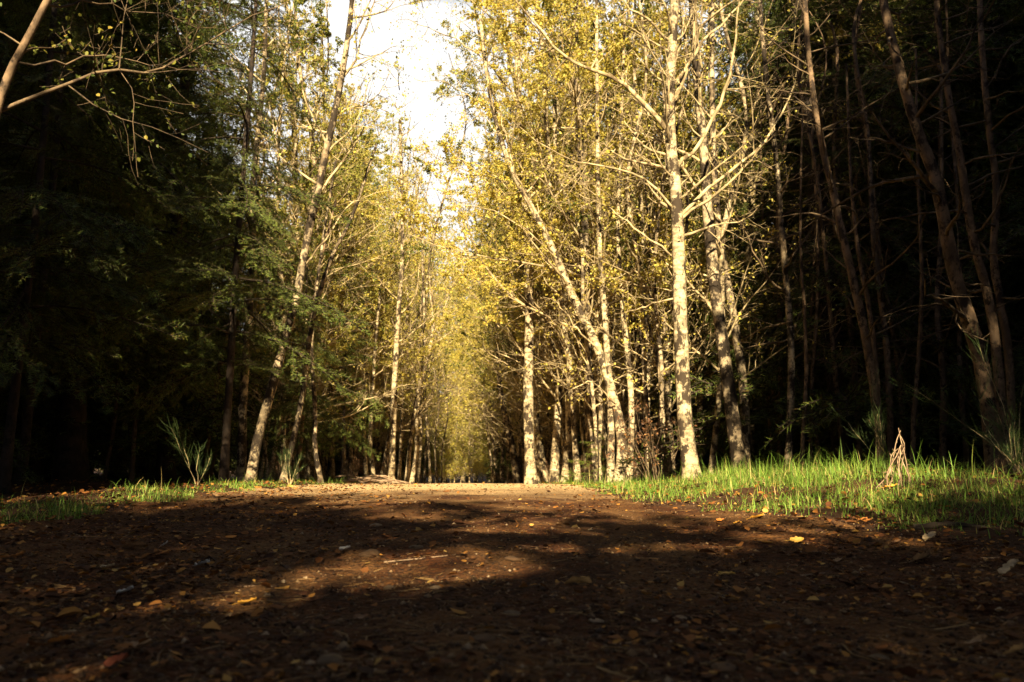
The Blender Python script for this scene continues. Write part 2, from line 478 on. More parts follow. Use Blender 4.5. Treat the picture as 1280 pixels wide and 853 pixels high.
def build_floor_litter():
    """brown dead leaves under the trees on both sides"""
    n = 26000
    x = rng.uniform(-9, 10, n); y = rng.uniform(3, 26, n)
    k = (x > redge(y)) | (x < ledge(y)); x, y = x[k], y[k]; n = len(x)
    z = gz(x, y) + rng.uniform(.0, .03, n); a = rng.uniform(0, 6.28, n)
    D = np.stack([np.cos(a), np.sin(a), rng.normal(0, .35, n)], 1); N = norm(np.stack([rng.normal(0, .4, n), rng.normal(0, .4, n), np.ones(n)], 1))
    L = rng.uniform(.018, .05, n); V, F = leaf_arrays(np.stack([x, y, z], 1), D, N, L, L * .7)
    tag(link('dead_leaves', mesh_np('dead_leaves', V, [F]), M['litter']), 'dead brown leaves carpeting the shaded wood floor beyond the verges', 'dead leaves', kind='stuff')


build_floor_litter()


# ------------------------------------------------------------------ tree growing
def perp_dir(d, ang, rr):
    d = np.asarray(d, float); a = np.cross(d, [rr.gauss(0, 1), rr.gauss(0, 1), rr.gauss(0, 1)]); a = a / (np.linalg.norm(a) + 1e-9)
    v = d * math.cos(ang) + a * math.sin(ang)
    return v / np.linalg.norm(v)


def grow(T, LV, p0, d0, length, r, lev, maxlev, rr, up=.10, wig=.22, leaf_lev=1, leaf_n=5, spacing=(.22, .16, .12), droop=0.0):
    n = 7 if lev == 0 else (5 if lev == 1 else 4)
    st = length / n; p = np.array(p0, float); d = np.array(d0, float); d /= np.linalg.norm(d); pts = [p.copy()]; dirs = [d.copy()]
    for k in range(n):
        d = d + np.array([rr.gauss(0, wig), rr.gauss(0, wig), rr.gauss(0, wig) + up - droop * lev]) * (.6 if lev else .5)
        d /= np.linalg.norm(d); p = p + d * st; pts.append(p.copy()); dirs.append(d.copy())
    rad = [max(.0016, r * (1 - .85 * k / n)) for k in range(n + 1)]
    T.add(pts, rad, 5 if lev == 0 and r > .012 else 3)
    if lev >= leaf_lev and leaf_n > 0:
        for q in range(leaf_n):
            t = rr.uniform(.2, 1) * n; k = min(n - 1, int(t)); a = pts[k] + (pts[k + 1] - pts[k]) * (t - k)
            LV.append((a, dirs[k]))
    if lev < maxlev:
        m = max(2, int(length / spacing[lev]))
        for q in range(m):
            t = (.18 + .8 * (q + rr.random()) / m) * n; k = min(n - 1, int(t)); a = pts[k] + (pts[k + 1] - pts[k]) * (t - k)
            cd = perp_dir(dirs[k], R(rr.uniform(28, 62)), rr)
            grow(T, LV, a, cd, length * rr.uniform(.28, .55) * (1.05 - .5 * t / n), max(.0018, r * .5 * (1 - .6 * t / n)), lev + 1, maxlev, rr, up, wig * 1.1, leaf_lev, leaf_n, spacing, droop)


def leaves_mesh(name, LV, size, rr_seed, keep=1.0):
    if not LV: return None
    g = np.random.default_rng(rr_seed)
    C = np.array([a for a, _ in LV]); D = np.array([b for _, b in LV])
    if keep < 1:
        k = g.random(len(C)) < keep; C, D = C[k], D[k]
    ph = g.uniform(0, 6, 6); f = 2.6
    cl = np.sin(f * C[:, 0] + ph[0]) * np.sin(f * C[:, 1] + ph[1]) + np.sin(f * 1.3 * C[:, 2] + ph[2]) * np.sin(f * .8 * (C[:, 0] - C[:, 1]) + ph[3]) + .5 * np.sin(f * 2.3 * C[:, 2] + 2.1 * f * C[:, 0] + ph[4])
    k = g.random(len(C)) < np.clip(.55 + .55 * cl, .08, 1); C, D = C[k], D[k]
    n = len(C)
    C = C + g.normal(0, .018, (n, 3))
    D = norm(D * .5 + g.normal(0, .6, (n, 3)) + np.array([0, 0, -.35]))
    N = norm(g.normal(0, 1, (n, 3)) + np.array([0, -.3, .5]))
    L = size * g.uniform(.65, 1.3, n)
    V, F = leaf_arrays(C, D, N, L, L * g.uniform(.6, .85, n))
    print('leaves', n)
    return mesh_np(name, V, [F])


def spline(P, n):
    P = np.asarray(P, float); m = len(P)
    Q = np.vstack([2 * P[0] - P[1], P, 2 * P[-1] - P[-2]]); seg = np.linspace(0, m - 1, n); out = []
    for s_ in seg:
        k = min(int(s_), m - 2); t = s_ - k; a, b, c, d = Q[k], Q[k + 1], Q[k + 2], Q[k + 3]
        out.append(.5 * ((2 * b) + (c - a) * t + (2 * a - 5 * b + 4 * c - d) * t * t + (3 * b - a - 3 * c + d) * t ** 3))
    return np.array(out)


def trunk_tube(T, pts, r0, rmid, r1, sides=10, n=30, flare=1.4, rr=None):
    """pts local polyline; returns dense path + radii"""
    P = spline(pts, n); t = np.linspace(0, 1, n)
    if rr: P[1:, 0] += np.convolve([rr.gauss(0, 1) for _ in range(n + 3)], np.ones(5) / 5, 'valid')[:n - 1] * .012
    rad = np.interp(t, [0, .45, 1], [r0, rmid, r1]); rad[0] *= flare; rad[1] *= 1 + (flare - 1) * .35
    if rr: rad = rad * np.array([1 + rr.gauss(0, .035) for _ in range(n)])
    T.add(P, rad, sides)
    return P, rad


def auto_limbs(T, LV, P, rad, rr, n, z0, z1, lmin, lmax, maxlev=2, up=.1, elev=(25, 60), leaf_n=5, leaf_lev=1, az=None, spacing=(.22, .16, .12), wig=.22, droop=0.0):
    zs = P[:, 2]
    for q in range(n):
        z = z0 + (z1 - z0) * (q + rr.random()) / n
        k = int(np.clip(np.searchsorted(zs, z), 1, len(P) - 1)); a = P[k - 1] + (P[k] - P[k - 1]) * ((z - zs[k - 1]) / max(1e-6, zs[k] - zs[k - 1]))
        th = rr.uniform(0, 6.283) if az is None else R(rr.uniform(*az))
        e = R(rr.uniform(*elev)); d = np.array([math.cos(th) * math.cos(e), math.sin(th) * math.cos(e), math.sin(e)])
        t = (z - z0) / max(.1, z1 - z0); ln = rr.uniform(lmin, lmax) * (1 - .55 * max(0, t) ** 1.3)
        grow(T, LV, a, d, ln, min(rad[k] * .42, .008 + ln * .011), 0, maxlev, rr, up, wig, leaf_lev, leaf_n, spacing, droop)


def hero_tree(name, label, cat, pix, d, r, seed, bark='birch', twig='twig', leaf='gold', limbs_px=(), auto=None, leaf_size=.038, group=None, dlean=0.0, sides=10, keep=1.0):
    """trunk traced at its own depth d: pix = reference-pixel polyline from base upward; r = (base, mid, top) radius in metres"""
    rr = random.Random(seed)
    pts = [at(px, py, d + dlean * q / max(1, len(pix) - 1)) for q, (px, py) in enumerate(pix)]
    b = pts[0].copy(); b[2] = float(gz(b[0], b[1])) - .06; pts[0] = b
    loc = b.copy(); P0 = [p - loc for p in pts]
    root = thing(name, label, cat, tuple(loc), group=group)
    T = Tubes(); P, rad = trunk_tube(T, P0, *r, sides=sides, rr=rr); T.build('trunk', M[bark], root)
    LV = []
    for lp in limbs_px:
        lpx, rl, dd = lp[0], lp[1], lp[2]; tw = lp[3] if len(lp) > 3 else 1
        q = [at(px, py, d + dd * k / (len(lpx) - 1)) - loc for k, (px, py) in enumerate(lpx)]
        k0 = int(np.argmin(np.linalg.norm(P - q[0], axis=1))); q[0] = P[k0] * .6 + q[0] * .4
        Lp = spline(q, 14); Lp[1:] += np.array([[rr.gauss(0, .014) for _ in range(3)] for _ in range(13)]); TL = Tubes(); lr = np.linspace(rl, rl * .22, 14); TL.add(Lp, lr, 6)
        for j in range(int(9 * tw)):
            k = rr.randint(3, 12); dv = Lp[k + 1] - Lp[k]; ln = np.linalg.norm(Lp[-1] - Lp[0])
            grow(TL, LV, Lp[k], perp_dir(dv, R(rr.uniform(25, 55)), rr), ln * rr.uniform(.18, .42), lr[k] * .55, 1, 2, rr, .06, .2, 1, 3 if auto and auto.get('leaf_n', 5) else 0)
        TL.build('limb', M[twig], root)
    if auto:
        a2 = dict(auto); nl = a2.pop('n'); z0, z1 = a2.pop('z0'), a2.pop('z1')
        for q in range(nl):
            TB = Tubes(); h = (z1 - z0) / nl; t = (q + .5) / nl; a3 = dict(a2); sh = 1 - .45 * t ** 1.3; a3['lmin'] *= sh; a3['lmax'] *= sh
            auto_limbs(TB, LV, P, rad, rr, n=1, z0=z0 + q * h, z1=z0 + q * h + h, **a3); TB.build('limb', M[twig], root)
    me = leaves_mesh('crown', LV, leaf_size, seed, keep)
    if me: link('crown', me, M[leaf], root)
    return root


def proto_tree(name, label, cat, H, r, seed, bark, twig, leaf, lean=(.0, .0), curve=.3, auto=None, leaf_size=.06, group=None, sides=8, keep=1.0, loc=(0, 0, 0), gap=None, bare=0):
    rr = random.Random(seed); root = thing(name, label, cat, loc, group=group)
    pts = [np.array([0, 0, -.08])]
    for k in range(1, 7):
        t = k / 6; pts.append(np.array([lean[0] * H * t + rr.gauss(0, curve) * t * .6, lean[1] * H * t + rr.gauss(0, curve) * t * .6, H * t]))
    T = Tubes(); P, rad = trunk_tube(T, pts, *r, sides=sides, rr=rr); T.build('trunk', M[bark], root)
    LV = []; TB = Tubes(); auto_limbs(TB, LV, P, rad, rr, **auto)
    if bare: auto_limbs(TB, [], P, rad, rr, n=bare, z0=1.3, z1=6.5, lmin=.7, lmax=2.4, maxlev=2, up=.09, elev=(10, 65), leaf_n=0, spacing=(.2, .17, .15), wig=.27)
    if gap:
        for kk in TB.g:
            if kk[1] == 3: TB.g[kk] = [q for q in TB.g[kk] if not gap(q[0].mean(0) + np.array(loc))]
    TB.build('branch_sprays', M[twig], root)
    if gap: LV = [q for q in LV if not gap(q[0] + np.array(loc))]
    me = leaves_mesh('crown', LV, leaf_size, seed, keep)
    if me: link('crown', me, M[leaf], root)
    return root


# ---- spruces
def spray(seed):
    """one flat bough of unit length along +x, its needles as slim triangles"""
    g = random.Random(seed); T = Tubes(); Tw = []
    cv = g.uniform(.3, .55); main = [np.array([t, .10 * math.sin(3 * t + seed) * t, .16 * t - cv * t * t]) for t in np.linspace(0, 1, 6)]
    T.add(main, np.linspace(.011, .003, 6), 4); Tw.append((main, 1.0))
    for k in range(19):
        t = .16 + .82 * k / 19; b = np.array([t, .10 * math.sin(3 * t + seed) * t, .16 * t - cv * t * t]); sgn = 1 if k % 2 else -1
        ln = (.46 * (1 - t) + .10) * g.uniform(.45, 1.3); a = R(g.uniform(38, 62)) * sgn
        dz = g.uniform(-.75, .05); e = b + ln * np.array([math.cos(a), math.sin(a), dz]); m = (b + e) / 2 + np.array([0, 0, .02])
        T.add([b, m, e], [.0045, .003, .0016], 3); Tw.append(([b, m, e], 1))
        for j in range(3):
            q = .3 + .22 * j; c = b + (e - b) * q; a2 = a + R(g.uniform(30, 55)) * g.choice((-1, 1)); l2 = ln * g.uniform(.28, .45)
            e2 = c + l2 * np.array([math.cos(a2), math.sin(a2), dz - .1]); T.add([c, (c + e2) / 2, e2], [.0025, .002, .001], 3); Tw.append(([c, (c + e2) / 2, e2], .8))
    V, Fq = [], []
    for pts, w in Tw:
        L = sum(np.linalg.norm(pts[i + 1] - pts[i]) for i in range(len(pts) - 1)); n = max(6, int(L / .012))
        for k in range(n):
            t = (k + .5) / n * (len(pts) - 1); i = min(int(t), len(pts) - 2); c = pts[i] + (pts[i + 1] - pts[i]) * (t - i)
            dv = norm(pts[i + 1] - pts[i])
            for sg in (-1, 1):
                sdv = norm(np.cross(dv, [g.gauss(0, .5), g.gauss(0, .5), 1])) * sg
                e = c + norm(dv * .8 + sdv + np.array([0, 0, g.uniform(-.3, .5)])) * g.uniform(.022, .036)
                ww = dv * .0042
                V += [c - ww, c + ww, e]
    tv, tf = T.arrays()
    return np.array(V), tv, tf


SPR = [spray(100 + k) for k in range(6)]


def spruce_arrays(H, Rb, z0, seed, density=1.0):
    g = random.Random(seed); NV = []; TV = []; TF = []; off = 0; z = z0
    while z < H * .98:
        t = (z - z0) / (H - z0); ln0 = Rb * (1 - t) ** .8 + .12
        m = max(3, int(g.choice((4, 5, 6)) * density)); ph = g.uniform(0, 6.28)
        for k in range(m):
            ln = ln0 * g.uniform(.42, 1.25); az = ph + 6.283 * k / m + g.uniform(-.35, .35); pit = R(g.uniform(-30, 6) + 32 * t ** 2)
            nv, tv, tf = SPR[g.randrange(6)]
            ca, sa, cp, sp_ = math.cos(az), math.sin(az), math.cos(pit), math.sin(pit); roll = g.uniform(-.55, .55)
            Mr = np.array([[1, 0, 0], [0, math.cos(roll), -math.sin(roll)], [0, math.sin(roll), math.cos(roll)]])
            Mp = np.array([[cp, 0, -sp_], [0, 1, 0], [sp_, 0, cp]]); Mz = np.array([[ca, -sa, 0], [sa, ca, 0], [0, 0, 1]])
            A = Mz @ Mp @ Mr * ln; o = np.array([0, 0, z + g.uniform(-.08, .08)])
            NV.append(nv @ A.T + o); w = tv @ A.T + o; TV.append(w)
            TF += [f + off for f in tf]; off += len(w)
        z += (.30 + .10 * (1 - t)) * g.uniform(.75, 1.25) * max(.6, Rb / 2) / density ** .5
    N = np.concatenate(NV); return N, np.concatenate(TV), TF


def proto_spruce(name, label, H, Rb, z0, seed, r=.10, loc=(0, 0, 0), group=None, density=1.0):
    root = thing(name, label, 'spruce', loc, group=group)
    T = Tubes(); rr = random.Random(seed)
    trunk_tube(T, [np.array([0, 0, -.08]), np.array([.03, .02, H * .35]), np.array([-.02, .03, H * .7]), np.array([0, 0, H])], r, r * .65, .012, sides=8, rr=rr)
    T.build('trunk', M['spruce_bark'], root)
    N, TV, TF = spruce_arrays(H, Rb, z0, seed, density)
    link('boughs', mesh_np('boughs', TV, TF), M['spruce_bark'], root)
    link('crown', mesh_np('crown', N, [np.arange(len(N)).reshape(-1, 3)]), M['spruce'], root)
    return root


def place(root, x, y, rz=0, sc=1.0, label=None, group=None, rot=None, name=None):
    o = dup(root, (x, y, float(gz(x, y)) - .03), rz, sc, label, group, rot)
    return o


# ================================================================== the trees beside the track
# ---- right of the track, traced one by one
A_ = dict(n=34, z0=2.9, z1=8.0, lmin=.9, lmax=2.5, maxlev=2, leaf_n=1, up=.12, spacing=(.2, .15, .12), elev=(20, 55))
hero_tree('birch_tree', 'stout pale birch with forking sunlit limbs rising from grass at the track edge', 'birch',
          [(866, 607), (858, 540), (853, 450), (850, 380), (846, 250), (838, 180), (837, 100), (843, 0), (848, -150), (846, -330), (850, -520)], 9.0, (.094, .070, .034), 1,
          limbs_px=[([(842, 172), (790, 112), (735, 86), (700, 62), (655, 12), (635, -40)], .034, .3),
                    ([(849, 215), (872, 180), (902, 128), (916, 80), (922, 10), (930, -60)], .030, -.4),
                    ([(851, 268), (890, 232), (950, 182), (985, 130), (1000, 70)], .026, .5),
                    ([(848, 258), (800, 222), (745, 208), (690, 190), (640, 150)], .018, -.5),
                    ([(851, 282), (905, 236), (935, 205), (960, 175), (990, 160)], .020, -.6),
                    ([(838, 160), (846, 110), (868, 60), (868, -20), (880, -160)], .036, .5),
                    ([(849, 330), (800, 290), (765, 262), (720, 240)], .015, .5),
                    ([(851, 384), (820, 378), (792, 388), (768, 392)], .014, .4),
                    ([(845, 100), (880, 50), (930, 0), (960, -60)], .022, .4),
                    ([(846, 60), (800, 20), (740, -20)], .022, -.3)], auto=A_, keep=.3)
hero_tree('birch_tree', 'rough black-flecked birch leaning just behind the stout pale birch', 'birch',
          [(926, 601), (917, 530), (907, 450), (893, 350), (885, 260), (880, 180), (873, 120), (866, 0), (862, -200), (860, -380)], 9.9, (.094, .070, .036), 2, bark='birch_grey',
          limbs_px=[([(900, 400), (860, 350), (820, 318), (790, 300)], .02, .4), ([(886, 270), (850, 230), (800, 190)], .016, .4),
                    ([(880, 190), (920, 150), (965, 110)], .02, .4)], auto=dict(A_, n=12, z0=3.5), keep=.5)
hero_tree('birch_tree', 'slim dark birch pressed close behind the rough black-flecked one', 'birch',
          [(932, 598), (930, 500), (917, 400), (901, 300), (893, 200), (890, 80), (892, -120)], 10.5, (.065, .055, .03), 3, bark='birch_grey', auto=dict(A_, n=8, z0=3.8, lmax=1.3), keep=.4)
B_ = dict(n=20, z0=2.2, z1=8.5, lmin=.8, lmax=2.1, maxlev=2, leaf_n=8, up=.1, spacing=(.22, .18, .14))
hero_tree('birch_tree', 'sunlit birch leaning far to the left out of a bright clump of stems', 'birch',
          [(771, 610), (777, 560), (768, 500), (745, 430), (715, 370), (690, 310), (660, 250), (640, 212), (615, 130), (600, 20)], 11.0, (.076, .058, .026), 4,
          limbs_px=[([(745, 430), (720, 410), (700, 380), (680, 372)], .014, .2), ([(690, 310), (655, 285), (610, 262), (560, 258)], .014, .5), ([(664, 258), (640, 200), (622, 120)], .018, .4),
                    ([(768, 500), (740, 478), (712, 486), (690, 470)], .012, -.3)], auto=B_, dlean=1.2)
for k, (lab, px, d, r, bk) in enumerate([
        ('thin mossy stem rising straight from the bright clump beside the leaning birch', [(764, 609), (763, 500), (756, 400), (749, 300), (746, 100), (744, -100)], 11.3, (.055, .045, .02), 'birch'),
        ('thin pale stem bowing over the right side of the bright clump of stems', [(786, 606), (789, 500), (780, 400), (772, 300), (775, 200), (780, 20)], 11.5, (.05, .04, .02), 'birch'),
        ('slender brown stem between the bright clump and the stout pale birch', [(801, 607), (796, 520), (800, 430), (812, 380), (818, 250), (815, 60)], 12.2, (.034, .028, .015), 'birch_grey'),
        ('straight pale stem standing behind the bright clump of birch stems', [(741, 607), (735, 520), (728, 430), (725, 300), (722, 120)], 13.4, (.065, .05, .03), 'birch_grey'),
        ('crooked thin stem arching between the bright clump and stout pale birch', [(824, 604), (828, 520), (822, 450), (806, 380), (812, 300), (800, 180)], 11.0, (.03, .024, .012), 'birch_grey')]):
    hero_tree('slender_birch', lab, 'birch', px, d, r, 20 + k, bark=bk, auto=dict(B_, n=9, z0=2.4, lmax=1.3), sides=8)
hero_tree('birch_tree', 'straight white birch with moss at its foot further along the grass verge', 'birch',
          [(706, 607), (711, 540), (708, 440), (701, 380), (696, 250), (690, 60)], 15.0, (.078, .06, .035), 5, auto=dict(B_, n=18, z0=2.6, lmax=2.3),
          limbs_px=[([(705, 430), (680, 380), (650, 350), (600, 330)], .02, .3)])
hero_tree('birch_tree', 'white birch leaning back over the verge beyond the mossy-footed straight one', 'birch',
          [(684, 605), (675, 560), (665, 480), (664, 400), (668, 300), (672, 150)], 18.0, (.092, .07, .036), 6, auto=dict(B_, n=18, z0=2.6, lmax=2.4))
hero_tree('birch_tree', 'dark leaning birch seen against the shade just past the two white verge birches', 'birch',
          [(648, 605), (640, 560), (628, 500), (622, 440), (620, 300)], 23.0, (.12, .09, .04), 7, bark='birch_grey', auto=dict(B_, n=18, z0=3, lmax=2.4))

hero_tree('birch_tree', 'leafy golden birch whose high boughs reach out over the middle of the track', 'birch',
          [(664, 606), (660, 500), (662, 380), (655, 250), (648, 120), (645, -40), (640, -160)], 14.0, (.095, .075, .04), 12, leaf='gold',
          limbs_px=[([(648, 120), (600, 70), (550, 40), (500, 25)], .02, -.8, 2.2), ([(650, 170), (600, 130), (560, 105), (520, 100)], .02, .8, 2.2), ([(655, 250), (610, 215), (580, 200), (556, 196)], .018, .3, 2.0),
                    ([(646, 60), (590, 0), (540, -20), (490, -20)], .02, .2, 2.2), ([(646, 0), (610, -50), (570, -70)], .02, .9, 2)],
          auto=dict(B_, n=24, z0=2.8, z1=9.6, lmax=2.6, leaf_n=28), leaf_size=.036)

D_ = dict(n=22, z0=1.4, z1=7.5, lmin=.5, lmax=1.8, maxlev=2, leaf_n=0, up=.03, elev=(-15, 50), spacing=(.24, .18, .15), wig=.36)
for k, (lab, px, d, r, bk) in enumerate([
        ('dim brown birch bending behind the upright bundle of dry stems on the grass', [(1097, 596), (1099, 540), (1086, 450), (1066, 350), (1046, 260), (1026, 170), (1010, 60), (1000, -120)], 7.6, (.050, .040, .024), 'brown_bark'),
        ('thickest rough-barked leaning tree in the dark wood above the grass bank', [(1243, 566), (1226, 450), (1196, 350), (1171, 230), (1150, 170), (1121, 80), (1102, -20), (1085, -200)], 6.4, (.068, .050, .032), 'brown_bark'),
        ('leaning tree whose foot touches the thickest rough-barked trunk in the dark wood', [(1256, 566), (1241, 400), (1216, 300), (1201, 200), (1186, 120), (1170, 0), (1160, -160)], 6.7, (.044, .034, .02), 'brown_bark'),
        ('wavy brown trunk at the far right rim of the wood', [(1262, 560), (1262, 450), (1243, 330), (1246, 240), (1236, 150), (1226, 20), (1222, -150)], 7.2, (.04, .034, .024), 'brown_bark'),
        ('slim upright birch, first in the shade beyond the black-flecked tree', [(985, 600), (989, 470), (985, 380), (978, 300), (970, 200), (955, 60), (945, -100)], 9.6, (.05, .04, .026), 'birch_grey'),
        ('very thin straight sapling close beside the slim upright shaded birch', [(1000, 596), (1006, 500), (1006, 400), (1001, 300), (1003, 150)], 9.2, (.028, .022, .012), 'brown_bark'),
        ('thin bare sapling halfway between dry stem bundle and thickest leaning tree', [(1140, 590), (1143, 520), (1151, 380), (1148, 220), (1145, 60)], 8.6, (.03, .024, .014), 'brown_bark'),
        ('thin sapling fork rising beside the dim bending birch', [(1103, 588), (1092, 430), (1076, 330), (1065, 240), (1058, 80)], 8.2, (.032, .026, .012), 'brown_bark'),
        ('faint thin trunk deep behind the slim upright shaded birch', [(1028, 590), (1012, 480), (1015, 380), (1025, 200)], 11.4, (.04, .03, .02), 'brown_bark'),
        ('faint reddish trunk in the gloom before the thickest leaning tree', [(1176, 590), (1178, 470), (1172, 380), (1178, 250), (1176, 60)], 9.8, (.045, .035, .02), 'brown_bark')]):
    hero_tree('bare_tree', lab, 'tree', px, d, r, 40 + k, bark=bk, twig='dark_twig', auto=dict(D_, n=(34 if k < 5 else 18), leaf_n=(1 if k in (0, 4) else 0)), leaf='olive', sides=8, keep=.08)

# ---- left of the track
hero_tree('birch_tree', 'tall birch slanting up to the right in front of the dark spruces', 'birch',
          [(311, 600), (321, 550), (344, 470), (369, 380), (385, 290), (405, 200), (425, 110), (432, 60), (441, -20), (452, -200), (470, -380)], 10.0, (.060, .047, .024), 8, bark='birch_grey',
          limbs_px=[([(428, 100), (450, 60), (470, -10), (480, -80)], .016, .4), ([(395, 245), (430, 200), (455, 160), (480, 140)], .018, .4), ([(378, 330), (420, 280), (445, 250), (490, 235)], .014, .5),
                    ([(410, 180), (380, 120), (375, 60)], .016, -.3)],
          auto=dict(A_, n=12, z0=3.6, z1=8.5, leaf_n=3), leaf='olive')
hero_tree('birch_tree', 'short visible length of pale birch trunk half hidden by spruce boughs', 'birch',
          [(301, 602), (303, 520), (309, 430), (316, 330), (318, 220), (330, 90), (336, -60)], 11.2, (.062, .05, .026), 9, bark='birch_grey', auto=dict(A_, n=14, z0=3.6, lmax=1.6, leaf_n=3), leaf='olive')
for k, (lab, px, d, r, bk, lf) in enumerate([
        ('thin dark stem leaning right beside the tall slanting birch', [(352, 606), (377, 500), (390, 400), (412, 330), (440, 270), (470, 180)], 10.8, (.042, .032, .018), 'birch_grey', 1),
        ('thin crooked stem with a pale kinked foot by the left verge', [(403, 609), (394, 560), (393, 500), (390, 420), (400, 330), (420, 200)], 11.4, (.038, .03, .016), 'birch_grey', 2),
        ('thin stem half way between the slanting birch and the kinked-foot stem', [(371, 607), (376, 540), (382, 440), (398, 340), (420, 250)], 12.4, (.038, .03, .016), 'brown_bark', 1),
        ('pale twisted birch above the heap of cut sticks by the track', [(489, 605), (492, 500), (497, 400), (503, 300), (500, 150)], 16.0, (.068, .052, .03), 'birch', 6),
        ('thin birch pair stem standing directly behind the heap of cut sticks', [(467, 604), (463, 540), (468, 450), (476, 350)], 16.8, (.05, .04, .025), 'birch', 6),
        ('pale s-shaped birch just past the heap of cut sticks', [(514, 605), (521, 565), (522, 520), (530, 440), (528, 300)], 20.0, (.064, .05, .03), 'birch', 6)]):
    hero_tree('slender_birch', lab, 'birch', px, d, r, 60 + k, bark=bk, auto=dict(B_, n=(9 if k < 3 else 18), z0=2.2, lmax=(1.4 if k < 3 else 2.2), leaf_n=lf), leaf='olive', sides=8)
hero_tree('birch_tree', 'near birch at the top left whose long thin limbs arch over the dark spruces', 'birch',
          [(-250, 700), (-120, 420), (-30, 230), (5, 110), (50, 20), (90, -80), (120, -240)], 4.6, (.036, .026, .014), 10, bark='brown_bark', twig='dark_twig', leaf='green',
          limbs_px=[([(-32, 150), (60, 112), (130, 92), (190, 86), (250, 60), (310, 22), (380, -10)], .014, 1.0, 2.4), ([(30, 75), (90, 74), (140, 70), (200, 82), (260, 84)], .008, .8, 1.8),
                    ([(60, 4), (110, 4), (170, 14), (240, 30), (300, 40)], .008, 1.0, 2.4)],
          auto=dict(n=10, z0=2.6, z1=4.6, lmin=.5, lmax=1.3, maxlev=2, leaf_n=4, up=.05), leaf_size=.032)

# ---- prototype birches for the avenue, copied with their parts
PB = []
specs = [(14.5, (.085, .06, .012), 'birch', 'gold', (.02, -.01)), (13.0, (.07, .05, .012), 'birch_grey', 'olive', (-.03, .02)), (15.5, (.095, .07, .012), 'birch', 'olive', (.01, .02)),
         (12.0, (.055, .042, .01), 'birch', 'gold', (-.05, 0)), (14.0, (.075, .055, .012), 'birch_grey', 'gold', (.04, .02)), (11.0, (.045, .035, .01), 'birch', 'green', (.02, -.03))]
for k, (H, r, bk, lf, ln) in enumerate(specs):
    PB.append(proto_tree('birch_tree', 'x', 'birch', H, r, 200 + k, bk, 'twig', lf, ln, .35,
                         auto=dict(n=42, z0=2.3, z1=H * .97, lmin=1.3, lmax=3.3, maxlev=2, leaf_n=46, up=.06, elev=(10, 58), spacing=(.22, .2, .16)), leaf_size=.039, bare=24))
used = set()


def put(k, protos, x, y, rz, sc, label, group, tilt=0.0):
    o = protos[k]; z = float(gz(x, y)) - .03
    if (id(protos), k) not in used:
        used.add((id(protos), k)); o.location = (x, y, z); o.rotation_euler = (rnd.gauss(0, tilt), rnd.gauss(0, tilt), rz); o.scale = (sc, sc, sc); o['label'] = label; o['group'] = group
        return o
    return dup(o, (x, y, z), 0, sc, label, group, rot=(rnd.gauss(0, tilt), rnd.gauss(0, tilt), rz))


for side in (1, -1):
    y = 13.0 if side > 0 else 16.0
    while y < 51:
        for row in (0, 1, 2):
            if rnd.random() < (0, .2, .35)[row] or (side < 0 and row == 2 and y < 22): continue
            x = side * ((2.0 if side > 0 else 2.55) + rnd.uniform(-.25, .5) + row * rnd.uniform(.7, 1.5))
            yy = y + rnd.uniform(-.5, .5)
            sec = 'nearer' if yy < 28 else ('middle' if yy < 45 else 'farthest')
            lab = 'slender golden birch standing in the %s stretch of the %s tree row along the avenue' % (sec, 'right' if side > 0 else 'left')
            sc = (rnd.uniform(.85, 1.15) if side > 0 else rnd.uniform(.62, .85) * (1.2 if row == 2 else 1)) * (1 + .5 * min(1, max(0, (yy - 26) / 22)))
            o = put(rnd.randrange(6), PB, x, yy, rnd.uniform(0, 6.28), sc, lab, 'avenue birches, %s row, %s stretch' % ('right' if side > 0 else 'left', sec), .05)
            o.rotation_euler[1] += -.085 if side > 0 and row == 0 else (-.02 if side < 0 else 0)
        y += rnd.uniform(.9, 1.6) * (1 + y / 90)
for (px, y, k, sc) in ((352, 14.3, 5, .95), (388, 15.2, 2, .80), (415, 17.2, 4, .82)):
    put(k, PB, at(px, 600, y)[0], y, k, sc, 'leafy olive birch standing just behind the tall slanting birch', 'leafy birches behind the slanting birch', .03)
PE = [proto_tree('birch_tree', 'x', 'birch', 13, (.09, .06, .012), 230 + k, 'birch', 'twig', ('olive', 'gold')[k], (.01, 0), .3, auto=dict(n=60, z0=.5, z1=12.6, lmin=1.6, lmax=3.2, maxlev=2, leaf_n=12, up=.05, elev=(5, 50), spacing=(.24, .2, .16)), leaf_size=.085) for k in range(2)]
for k in range(16):
    put(k % 2, PE, (-3.2, -1.1, .9, 2.9)[k % 4] + rnd.uniform(-.6, .6), 63 + k * 1.1 + rnd.uniform(0, 2), rnd.uniform(0, 6), rnd.uniform(1.35, 1.75) * (1 + k * .01), 'pale yellow birch closing the far end of the avenue', 'birches closing the avenue end', .03)

